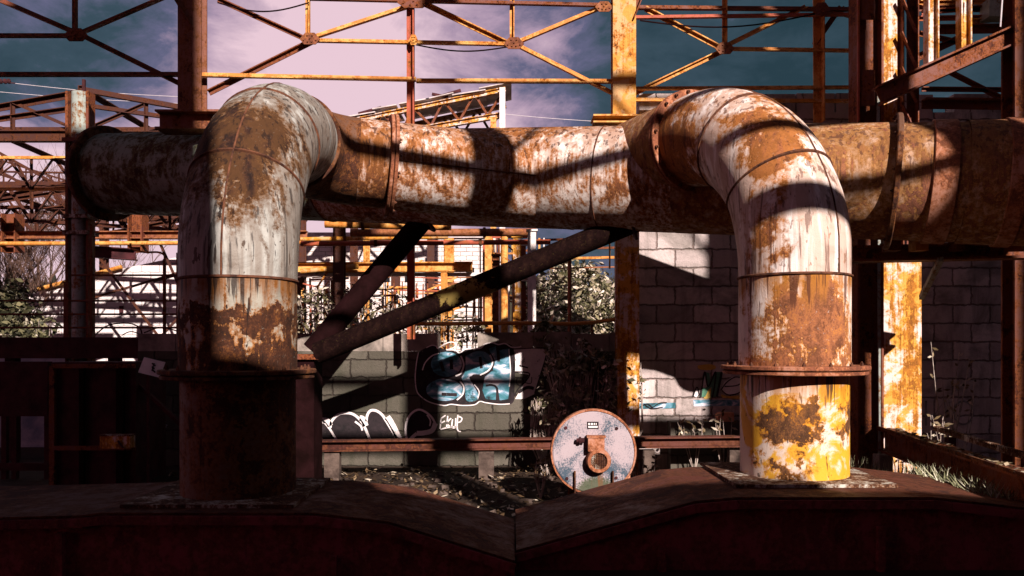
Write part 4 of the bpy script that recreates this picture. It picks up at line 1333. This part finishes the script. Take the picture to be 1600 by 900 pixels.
girder('orange topped lattice girder left of the main, sunlit along its top bar', at(-60, 248, 16.5), at(300, 248, 16.5), 0.65, 5, OM, .07, wmat=M['lattice'])
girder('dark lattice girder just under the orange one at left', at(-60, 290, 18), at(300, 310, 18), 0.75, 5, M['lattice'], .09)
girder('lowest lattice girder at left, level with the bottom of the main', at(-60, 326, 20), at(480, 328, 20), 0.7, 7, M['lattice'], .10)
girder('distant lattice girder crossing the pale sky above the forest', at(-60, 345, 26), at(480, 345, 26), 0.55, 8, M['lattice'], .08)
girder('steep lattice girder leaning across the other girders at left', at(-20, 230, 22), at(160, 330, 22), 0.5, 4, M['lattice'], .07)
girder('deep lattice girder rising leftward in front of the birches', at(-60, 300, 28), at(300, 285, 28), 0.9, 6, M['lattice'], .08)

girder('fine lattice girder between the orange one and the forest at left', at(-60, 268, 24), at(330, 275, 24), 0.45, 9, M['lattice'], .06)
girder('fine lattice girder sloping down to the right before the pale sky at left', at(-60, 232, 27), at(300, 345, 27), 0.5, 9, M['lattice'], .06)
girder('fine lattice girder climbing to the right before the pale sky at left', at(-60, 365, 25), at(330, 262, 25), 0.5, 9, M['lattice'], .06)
gp = thing('long_pipe_bridge', 'long rusty pipe bridge crossing low behind the left riser', 'pipe bridge', at(140, 372, 17))
MB().ibeam(at(-60, 368, 17), at(480, 367, 17), .2, .16, .02).build('beam', M['hood_top'], gp)
MB().tube(at(-60, 381, 16.8), at(480, 379, 16.8), .045, n=12).build('pipe', OM, gp, 40)
for px in (216, 20):
    MB().ibeam(at(px, 335, 17), Vector((at(px, 0, 17).x, 17, at(0, 395, 17).z)), .34, .3, .025, up=(1, 0, 0)).build('bracket', M['maroon'], gp)
gi = thing('girder_stub', 'dark riveted girder stub hanging under the pipe bridge at left', 'girder', at(170, 392, 15.5))
MB().ibeam(at(138, 393, 15.5), at(212, 398, 15.5), .22, .22, .02).build('beam', M['black'], gi)

ww = thing('white_gable_wall', 'long white block wall with sloping top, crossed by truss shadows at left', 'wall', (at(180, 0, 21).x, 21, 0))
mb = MB()
pr = [(15, 560), (15, 470), (60, 455), (110, 441), (190, 420), (285, 400), (300, 392), (470, 392), (470, 560)]
f0, f1 = [at(*q, 21) for q in pr], [at(*q, 21) + Vector((0, .25, 0)) for q in pr]
for q in (f0, f1):
    q[0].z = q[-1].z = -.1
mb.face(f0)
mb.face(f1[::-1])
for i in range(len(pr)):
    j = (i + 1) % len(pr)
    mb.face([f0[i], f1[i], f1[j], f0[j]])
mb.build('wall_face', M['wall_white'], ww)
MB().tube(at(60, 452, 20.9), at(190, 417, 20.9), .055, n=10).build('coping_pipe', M['orange'], ww, 40)
MB().box(tuple(at(186, 488, 20.96)), tuple(at(193, 478, 20.99))).build('vent', M['black'], ww)
# a leaning truss before the white wall whose shadow falls on it
lt_ = thing('leaning_frame', 'thin dark braced frame standing just before the white wall at left', 'steel frame', (at(220, 0, 18.5).x, 18.5, 0))
for a_, b_ in (((262, 545), (150, 395)), ((300, 420), (130, 470)), ((330, 560), (250, 380)), ((340, 430), (220, 560)), ((380, 400), (240, 440))):
    MB().beam(at(*a_, 18.5), at(*b_, 18.5), .05, .05).build('bar', M['lattice'], lt_)

# middle background
bb = thing('white_brick_building', 'white brick building far behind the middle bay', 'building', (at(600, 0, 30).x, 32, 0))
a_, b_ = at(455, 430, 30), at(763, 372, 30)
MB().box((a_.x, 30, -.1), (b_.x, 36, b_.z)).build('wall', M['brick_white'], bb)
MB().box((a_.x - .2, 29.9, b_.z + .002), (b_.x + .15, 36.2, b_.z + .2)).build('parapet', M['sheet'], bb)
for px in (530, 702):
    c = at(px, 397, 30)
    MB().box((c.x - .18, 29.93, 0), (c.x + .18, 29.997, b_.z)).build('pilaster', OM, bb)
for px, w in ((600, 18), (640, 14), (735, 12)):
    c0_, c1_ = at(px - w / 2, 440, 29.96), at(px + w / 2, 418, 29.96)
    MB().box((c0_.x, 29.95, c0_.z), (c1_.x, 29.998, c1_.z)).build('window', M['glassblack'], bb)
for lab, a_, b_, Y, r_, m_ in (('thick orange pipe nearest under the main in the middle bay', (508, 350), (705, 354), 13.5, .065, OM), ('mottled rusty pipe second below the main in the middle bay', (548, 364), (838, 363), 14.2, .07, M['hood_top']),
                               ('thin yellow pipe third below the main in the middle bay', (470, 374), (700, 370), 14.8, .04, M['yellow']), ('red oxide pipe lowest of the four in the middle bay', (470, 381), (860, 378), 14.0, .045, M['red'])):
    t = thing('process_pipe', lab, 'pipe', tuple(at(*a_, Y)), 'process pipes behind the open bay')
    MB().tube(at(*a_, Y), at(*b_, Y), r_, n=14).build('pipe', m_, t, 40)
    for q in (.3, .72):
        c = at(*a_, Y).lerp(at(*b_, Y), q)
        MB().ring(c, at(*b_, Y) - at(*a_, Y), r_ * .8, r_ * 1.35, .05, 16).build('collar', M['flange_dark'], t, 40)
hb = thing('crane_beam', 'broad ochre crane beam with white underside behind the open bay', 'steel beam', tuple(at(600, 419, 15.5)))
MB().ibeam(at(462, 418, 15.5), at(738, 417, 15.5), .2, .19, .025).build('beam', M['orange'], hb)
MB().box(tuple(at(462, 431, 15.6)), tuple(at(760, 427, 15.75))).build('lower_plate', M['white_steel'], hb)
MB().tube(at(470, 424, 15.3), at(560, 416, 15.3), .05, n=10).build('pipe', M['yellow'], hb, 40)
for lab, px, y0, y1, Y, w, m_ in (('slim orange post below the crane beam', 694, 425, 560, 14.5, .11, M['orange']), ('white square post in the middle of the open bay', 831, 362, 560, 13.0, .13, M['white_steel']), ('white slender post at the right jamb of the open bay', 964, 372, 560, 12.6, .07, M['white_steel']),
                                  ('pinkish rusty pipe standing before the scrub bank', 890, 404, 560, 14.0, .07, M['hood_top']), ('bright orange post left of the paired posts', 763, 365, 560, 15.5, .13, M['orange']), ('dark maroon post between the orange posts', 775, 400, 560, 14.6, .12, MM),
                                  ('banded orange post right of the white rod', 788, 368, 560, 15.2, .14, M['orange']), ('thin white rod among the orange posts', 781, 440, 560, 14.0, .04, M['white_steel']), ('thin white rod right of the banded post', 795, 440, 560, 14.2, .035, M['white_steel']),
                                  ('mottled wide post next to the white square post', 808, 372, 560, 15.8, .16, M['stripe']), ('slim dark post close to the white square post', 818, 380, 560, 16.5, .10, MM)):
    t = thing('bay_post', lab, 'post', (at(px, 0, Y).x, Y, 0), 'posts behind the open bay')
    p = at(px, y0, Y)
    if 'pipe' in lab or 'rod' in lab:
        MB().tube((p.x, Y, 0), (p.x, Y, p.z), w / 2, n=12).build('shaft', m_, t, 40)
    else:
        MB().ibeam((p.x, Y, 0), (p.x, Y, p.z), w, w, .014, up=(0, 1, 0)).build('shaft', m_, t)
    MB().box((p.x - w * .8, Y - w * .8, 0), (p.x + w * .8, Y + w * .8, .03)).build('foot_plate', MM, t)
    MB().box((p.x - w * .7, Y - w * .7, p.z), (p.x + w * .7, Y + w * .7, p.z + .03)).build('cap_plate', m_, t)
hr = thing('bay_rail', 'bent orange rail running along the top of the low graffiti wall', 'rail', tuple(at(830, 505, 10.95)))
MB().sweep([at(*q, 10.95) for q in ((640, 506), (700, 506), (760, 505), (830, 505), (890, 506), (925, 504), (962, 499))], .028, 8).build('rail', OM, hr, 60)
for px in (700, 925):
    MB().beam(at(px, 505, 10.97), at(px, 560, 10.97), .03, .03).build('stanchion', MM, hr)
# the clutter of small steelwork behind the bay: one frame of rods and shelves
for k, (lab, x0_, x1_, y0_, y1_, Y, n_) in enumerate((('tangle of thin rusty scaffold bars behind the left of the open bay', 470, 640, 430, 520, 16.5, 26), ('rusty pipe rack of uprights and rungs behind the orange posts', 750, 835, 365, 470, 17.0, 22), ('light frame of orange rails over the scrub bank', 840, 965, 372, 420, 15.0, 8), ('loose white and rusty bars behind the middle post', 600, 760, 430, 520, 18.0, 22))):
    t = thing('scaffold_frame', lab, 'scaffold', tuple(at((x0_ + x1_) / 2, y1_, Y)), 'scaffold frames behind the open bay')
    rr = random.Random(20 + k)
    n_ = int(n_ * (1 if k == 2 else 2.6))
    for i in range(n_):
        mt = rr.choice((M['orange'], M['maroon'], M['white_steel'], M['red'], M['hood_top']))
        z = rr.random()
        if k == 2:
            yy = y0_ + (y1_ - y0_) * (i // 2) / 3.2
            if i % 2 == 0:
                a_, b_ = (x0_, yy + 3), (x1_, yy)
            else:
                xx = rr.uniform(x0_, x1_)
                a_, b_ = (xx, y0_), (xx, y1_)
        elif z < .4:
            xx = rr.uniform(x0_, x1_)
            a_, b_ = (xx, rr.uniform(y0_, y0_ + 30)), (xx + rr.uniform(-3, 3), y1_ + 40)
        elif z < .75:
            yy = rr.uniform(y0_, y1_)
            xx = rr.uniform(x0_, x1_ - 20)
            a_, b_ = (xx, yy), (min(x1_, xx + rr.uniform(30, 110)), yy + rr.uniform(-4, 4))
        else:
            xx, yy = rr.uniform(x0_, x1_ - 30), rr.uniform(y0_, y1_)
            a_, b_ = (xx, yy), (xx + rr.uniform(15, 50), yy + rr.uniform(-35, 35))
        yo = Y + rr.uniform(-1.2, 1.2)
        MB().beam(at(*a_, yo), at(*b_, yo), rr.uniform(.02, .055), rr.uniform(.02, .05)).build('bar', mt, t)
# inclined conveyor gallery on the skyline
cg = thing('conveyor_gallery', 'inclined conveyor gallery with torn pale roof sheets on the skyline', 'conveyor', tuple(at(680, 200, 24)))
GA = 24.0
for dy_ in (0, 1.6):
    T0, T1, B0, B1 = at(500, 200, GA), at(790, 140, GA), at(520, 226, GA), at(784, 180, GA)
    o = Vector((0, dy_, 0))
    MB().ibeam(T0 + o, T1 + o, .16, .14, .02).build('top_chord', M['stripe'], cg)
    MB().ibeam(B0 + o, B1 + o, .16, .16, .02).build('bottom_chord', M['stripe'], cg)
    for i in range(6):
        MB().angle(T0.lerp(T1, i / 6) + o, B0.lerp(B1, (i + .5) / 6) + o, .08, .014, up=(0, 1, 0)).build('web_bar', MM, cg)
        MB().angle(B0.lerp(B1, (i + .5) / 6) + o, T0.lerp(T1, (i + 1) / 6) + o, .08, .014, up=(0, 1, 0)).build('web_bar', MM, cg)
for px, top, m_ in ((785, 138, M['white_steel']), (771, 184, M['orange']), (573, 190, M['orange'])):
    c = at(px, top, GA - .1)
    MB().ibeam((c.x, GA - .12, 0), (c.x, GA - .12, c.z), .17, .17, .02, up=(0, 1, 0)).build('leg', m_, cg)
rr = random.Random(31)
for i in range(7):
    a_, b_ = T0.lerp(T1, i / 7), T0.lerp(T1, (i + rr.uniform(.8, 1.25)) / 7)
    dz_ = rr.uniform(.10, .22)
    mb = MB()
    tl_ = rr.uniform(-.1, .25)
    mb.hexa([a_ + Vector((0, -.15, dz_)), b_ + Vector((0, -.15, dz_ + tl_ * .5)), b_ + Vector((0, 1.8, dz_ + .05)), a_ + Vector((0, 1.8, dz_ + .05)), a_ + Vector((0, -.15, dz_ + .03)), b_ + Vector((0, -.15, dz_ + .03 + tl_ * .5)), b_ + Vector((0, 1.8, dz_ + .08)), a_ + Vector((0, 1.8, dz_ + .08))])
    mb.build('roof_sheet', M['sheet'], cg)
for a_, b_ in (((675, 147), (700, 152)), ((690, 150), (720, 141)), ((560, 178), (596, 168))):
    MB().beam(at(*a_, GA), at(*b_, GA), .06, .08).build('loose_plank', M['black'], cg)

# far shed on the right skyline behind the tall wall is hidden; wires
for lab, a_, b_, Y in (('pale power line dipping across the left sky', (20, 130), (300, 152), 40), ('second power line lower in the left sky', (-60, 138), (290, 162), 44), ('pale power line low in the sky right of the gallery', (700, 168), (975, 192), 40)):
    t = [at(a_[0] + (b_[0] - a_[0]) * i / 12, a_[1] + (b_[1] - a_[1]) * i / 12 + 3 * math.sin(math.pi * i / 12), Y) for i in range(13)]
    o = MB().sweep(t, .014, 6).build('power_line', M['wire'])
    tag(o, lab, 'wire', 'power lines')
ins = thing('insulator_string', 'black insulator string at the left edge of the sky', 'insulator', tuple(at(5, 127, 40)))
for px in (-6, 1, 8, 14):
    MB().lathe(at(px, 127, 40), (1, 0, .05), [(0.02, -.1), (.13, -.03), (.13, .03), (.02, .1)], 14).build('disc', M['black'], ins, 40)
MB().tube(at(-40, 126, 40), at(24, 130, 40), .025, n=6).build('rod', M['black'], ins)


# ---------------------------------------------------------------- trees and plants
def bare_tree(label, px, Y, h, mat, seed, lean=0.0, r0=0.09, spread=0.5, group='bare trees at the left', depth=4):
    X = at(px, 0, Y).x
    t = thing('bare_tree', label, 'tree', (X, Y, 0), group)
    rr = random.Random(seed)
    tr_, cr_ = MB(), MB()

    def grow(p, dirn, length, r, lev):
        n = 4
        mbx = tr_ if lev == 0 else cr_
        for i in range(n):
            dirn = (dirn + Vector((rr.uniform(-.12, .12), rr.uniform(-.12, .12), .04))).normalized()
            q = p + dirn * (length / n)
            mbx.tube(p, q, r * (1 - .18 * i), r * (1 - .18 * (i + 1)), 6 if lev < 2 else 4, cap=False)
            if lev < depth and (lev > 0 or i > 0):
                for _ in range(2 if lev < 2 else rr.choice((1, 2))):
                    a = rr.uniform(0, 6.28)
                    u = Vector((math.cos(a), math.sin(a), 0)) * spread + dirn * rr.uniform(.4, .8) + Vector((0, 0, .25))
                    grow(q, u.normalized(), length * rr.uniform(.42, .62), max(.006, r * (1 - .18 * i) * .5), lev + 1)
            p = q
    grow(Vector((X, Y, 0)), Vector((lean, 0, 1)), h, r0, 0)
    tr_.build('trunk', mat, t, 60)
    cr_.build('crown', M['bark'], t)


bare_tree('leafless dark tree with lit trunk at the far left', 27, 23, 3.6, M['birch'], 1, r0=.14)
bare_tree('leafless tree with fine twigs between the girders at left', 60, 30, 4.6, M['bark'], 2, r0=.12)
bare_tree('slim pale birch before the forest, left of the pale column', 86, 34, 5.2, M['birch'], 3, r0=.09, depth=3)
bare_tree('slim pale birch nearest right of the pale column', 152, 36, 5.6, M['birch'], 4, lean=.05, r0=.09, depth=3)
bare_tree('second slim birch right of the pale column', 178, 38, 5.8, M['birch'], 5, r0=.08, depth=3)
bare_tree('low twiggy tree at the left picture edge', 5, 20, 2.6, M['bark'], 6, r0=.1)


def leaves(mb, n, fn, size, rr):
    for i in range(n):
        c = fn(rr)
        e = size * rr.uniform(.3, 1.0) ** 1.2 * 1.7
        a = rr.uniform(0, 6.28)
        b2 = rr.uniform(-1.0, 1.0)
        u = Vector((math.cos(a) * math.cos(b2), math.sin(a) * math.cos(b2), math.sin(b2))) * e
        w = u.cross(Vector((rr.uniform(-1, 1), rr.uniform(-1, 1), rr.uniform(-1, 1)))).normalized() * e * .45
        mb.face([c - u, c - w * .9, c + u, c + w])


def shrub(label, name, spots, n, size, mat, seed, cat='shrub', group=None, stems=14):
    """spots: (px, py, Y, rx px, ry px, ry depth)"""
    rr = random.Random(seed)
    c0 = at(spots[0][0], spots[0][1], spots[0][2])
    t = thing(name, label, cat, (c0.x, c0.y, 0), group)
    mb = MB()
    tot = sum(s[3] * s[4] for s in spots)

    for (px, py, Y, rx, ry, rd) in spots:
        clumps = [(rr.uniform(-1, 1), rr.uniform(-1, 1), rr.uniform(-1, 1), rr.uniform(.12, .34)) for _ in range(26)]

        def fn(r_, px=px, py=py, Y=Y, rx=rx, ry=ry, rd=rd, clumps=clumps):
            a, b2, c, k = r_.choice(clumps)
            x, y, z = a + r_.gauss(0, k), b2 + r_.gauss(0, k), c + r_.gauss(0, k)
            l = math.sqrt(x * x + y * y)
            if l > 1.1:
                x, y = x / l, y / l
            p = at(px + x * rx, py + y * ry, Y)
            p.y += z * rd
            p.z = max(p.z, 0.02)
            return p
        leaves(mb, int(n * rx * ry / tot), fn, size, rr)
    mb.build('foliage', mat, t)
    sm_ = MB()
    for i in range(stems):
        (px, py, Y, rx, ry, rd) = rr.choice(spots)
        p = Vector((at(px + rr.uniform(-.4, .4) * rx, 0, Y).x, Y + rr.uniform(-.5, .5) * rd, 0))
        q = at(px + rr.uniform(-1, 1) * rx, py - rr.uniform(.1, .9) * ry, Y)
        m_ = (p + q) / 2 + Vector((rr.uniform(-.15, .15), 0, rr.uniform(-.1, .1)))
        sm_.tube(p, m_, .012, .009, 5, False)
        sm_.tube(m_, q, .009, .004, 5, False)
    sm_.build('stems', M['birch'], t)
    return t


shrub('dense sprawling weed shrub growing against the graffiti wall', 'wall_shrub', [(915, 600, 10.2, 68, 52, .28), (890, 560, 10.3, 36, 32, .2), (975, 600, 10.0, 28, 40, .2), (855, 640, 10.0, 26, 20, .25)], 1500, .040, M['leaf_pale'], 5, stems=170)
shrub('sunlit scrub bank filling the right of the open bay', 'scrub_bank', [(898, 475, 17.5, 75, 60, 1.0), (870, 520, 16.0, 50, 40, .8)], 8500, .065, M['leaf_pale'], 6, stems=30)
shrub('dark undergrowth behind the left of the open bay', 'undergrowth', [(560, 495, 15.0, 110, 42, .8), (700, 515, 14.4, 60, 25, .6)], 2000, .05, M['leaf_pale'], 7, stems=60)
shrub('ivy bush with pale leaves on the white wall at far left', 'ivy_bush', [(30, 480, 19.0, 30, 40, .6), (50, 520, 18, 30, 22, .5)], 1500, .08, M['leaf_dark'], 8, stems=30)
shrub('trailing weeds on top of the coping near the orange rail', 'coping_weeds', [(850, 527, 10.7, 18, 22, .15), (985, 545, 10.05, 12, 55, .12)], 700, .04, M['leaf_green'], 9, stems=8)


def weed(label, px, py, Y, n, seed, L=.22, mat=None):
    rr = random.Random(seed)
    c = at(px, py, Y)
    t = thing('dead_weed', label, 'weed', (c.x, Y, 0), 'dead weeds by the walls')
    st_, lf_ = MB(), MB()
    base = Vector((c.x, Y, 0))
    for i in range(n):
        tip = c + Vector((rr.uniform(-1, 1) * L, rr.uniform(-.5, .2) * L, rr.uniform(-.5, 1) * L))
        mid = base.lerp(tip, .6) + Vector((rr.uniform(-.05, .05), 0, 0))
        st_.tube(base, mid, .007, .005, 5, False)
        st_.tube(mid, tip, .005, .003, 5, False)
        for k in range(3):
            p = mid.lerp(tip, rr.uniform(.3, 1))
            u = Vector((rr.uniform(-1, 1), rr.uniform(-.5, .3), rr.uniform(-.6, .8))).normalized() * rr.uniform(.05, .11)
            w = u.cross(Vector((0, 1, .3))).normalized() * .016
            lf_.face([p, p + u * .5 + w, p + u, p + u * .5 - w])
    st_.build('stems', M['birch'], t)
    lf_.build('foliage', mat or M['leaf_dry'], t)


weed('dead weed with broad curled leaves left of the orange brick', 1085, 668, 9.8, 6, 1, .25)
weed('dead weed with thin pale stalks under the orange brick', 1130, 672, 9.75, 7, 2, .25)
weed('pale dead weed in the dark corner right of the ochre column', 1478, 575, 9.6, 7, 3, .33)
weed('broken dead weed low beside the painted number', 1500, 610, 9.7, 6, 4, .25)
weed('pale dry weed sprouting at the head of the toothed strip', 1468, 668, 8.8, 8, 5, .14)
weed('dry weed beside the right foot of the blower casing', 1000, 735, 8.3, 9, 6, .16, M['leaf_dry'])
weed('dry weed left of the blower casing on the litter', 845, 725, 8.3, 7, 7, .12)

ob = thing('loose_brick', 'rounded orange brick perched on the dark ledge below the yellow lettering', 'brick', tuple(at(1135, 652, 10.03)))
a_, b_ = at(1121, 659, 9.97), at(1147, 645, 9.97)
MB().box((a_.x + .05, 9.97, a_.z), (b_.x, 10.13, b_.z)).tube(Vector((a_.x + .06, 10.05, (a_.z + b_.z) / 2)) - Vector((0, .078, 0)), Vector((a_.x + .06, 10.05, (a_.z + b_.z) / 2)) + Vector((0, .078, 0)), (b_.z - a_.z) / 2 - .001, n=16).build('body', M['brick'], ob)
lg = thing('wall_ledge', 'dark concrete ledge at the foot of the tall pale wall', 'ledge', (at(1120, 0, 10.0).x, 10.0, 0))
a_, b_ = at(1048, 690, 9.93), at(1340, 659.5, 9.93)
MB().box((a_.x, 9.93, 0), (b_.x, WALL2 - .002, b_.z)).build('ledge', M['wall_dark'], lg)

# litter, rubble and grass on the ground between hood and wall
lm = MB()
rr = random.Random(12)
for i in range(5200):
    Y = rr.uniform(7.0, 10.4)
    X = rr.uniform(-4.2, 4.2)
    if rr.random() > .35 + .65 * (math.sin(X * 1.3) * math.sin(Y * 1.9) > -.2):
        continue
    z = .012 + .05 * rr.random()
    e = rr.uniform(.012, .05)
    a = rr.uniform(0, 6.28)
    u = Vector((math.cos(a), math.sin(a), rr.uniform(-.5, .7))) * e
    w = Vector((-math.sin(a), math.cos(a), rr.uniform(-.3, .3))) * e * .5
    c = Vector((X, Y, z))
    lm.face([c - u, c - w, c + u, c + w])
tag(lm.build('leaf_litter', M['litter']), kind='stuff')
rb = MB()
for i in range(260):
    Y = rr.uniform(7.2, 10.0)
    X = rr.uniform(-4, 4.0)
    e = rr.uniform(.012, .05)
    c = Vector((X, Y, e * .4))
    k = len(rb.v)
    pts_ = [Vector((sx * e * rr.uniform(.6, 1.1), sy * e * rr.uniform(.5, 1), sz * e * rr.uniform(.4, .7))) for sz in (-1, 1) for sx, sy in ((-1, -1), (1, -1), (1, 1), (-1, 1))]
    rot = Matrix.Rotation(rr.uniform(0, 6.28), 3, 'Z') @ Matrix.Rotation(rr.uniform(-.5, .5), 3, 'X')
    rb.hexa([c + rot @ q for q in pts_])
tag(rb.build('rubble', M['rubble']), kind='stuff')
gs = MB()
for i in range(1500):
    t = rr.random()
    base = Vector((3.3 + rr.uniform(0, .75) + .2 * t, 5.9 + 3.2 * t, 0.0))
    base.x = 3.0 + 0.95 * rr.random() + .1 * t
    base.y = 7.4 + rr.random() * 1.6 if rr.random() < .7 else 6.0 + rr.random() * 1.5
    if base.y < 7.35:
        base.x = 3.6 + .2 * rr.random()
        base.z = 0.42
    h = rr.uniform(.12, .45) if base.z < .1 else rr.uniform(.05, .16)
    tip = base + Vector((rr.uniform(-.12, .12), rr.uniform(-.1, .1), h))
    w = Vector((.008, 0, 0))
    gs.face([base - w, base + w, tip])
tag(gs.build('dry_grass', M['grass']), kind='stuff')

# ---------------------------------------------------------------- behind the camera: an added shade block, and a gantry
fh = thing('furnace_hall', 'tall dark furnace hall standing behind the viewpoint', 'building', (0, -6, 0))  # unseen, added and stepped in height only for its shadow
MB().box((-16, -9, -.1), (-1.35, -4, 13.9)).build('tower', M['hood'], fh)
MB().box((-0.25, -9, -.1), (2.02, -4, 13.9)).build('tower', M['hood'], fh)  # gap left beside this piece lets sun onto the blue wall
MB().box((2.022, -9, -.1), (3.4, -4, 7.05)).build('wing', M['hood'], fh)
MB().box((3.402, -9, -.1), (6.6, -4, 6.36)).build('wing', M['hood'], fh)
MB().box((6.602, -9, -.1), (11.4, -4, 6.12)).build('wing', M['hood'], fh)
MB().box((11.402, -5.4, -.1), (22, -4, 14)).build('tower', M['hood'], fh)
for i in range(5):
    x = 2.8 + i * 1.8
    MB().box((x, -4, 1.2), (x + 1.0, -3.96, 3.0)).build('window', M['glassblack'], fh)  # made-up panes on the added block
rg = thing('rear_gantry', 'braced steel gantry standing just behind the viewpoint', 'steel frame', (4.1, -1, 0))
for x in (3.74, 7.5, 8.2):  # right pair placed to shade the end of the main
    MB().ibeam((x, -1, 0), (x, -1, 14), .38 if x < 5 else .5, .3, .025, up=(0, 1, 0)).build('column', M['maroon'], rg)
for z, w in ((6.85, .24), (7.68, .10), (8.6, .13), (11.0, .14)):
    MB().beam((2.0, -1.0, z), (8.5, -1.0, z), .1, w).build('rail', M['maroon'], rg)
for (x0_, z0_, x1_, z1_) in ((3.74, 8.6, 5.6, 11.0), (5.6, 11.0, 7.5, 8.6)):
    MB().angle((x0_, -.9, z0_), (x1_, -.9, z1_), .08).build('brace', M['maroon'], rg)

for o in list(bpy.data.objects):
    if '_w' in o:
        del o['_w']
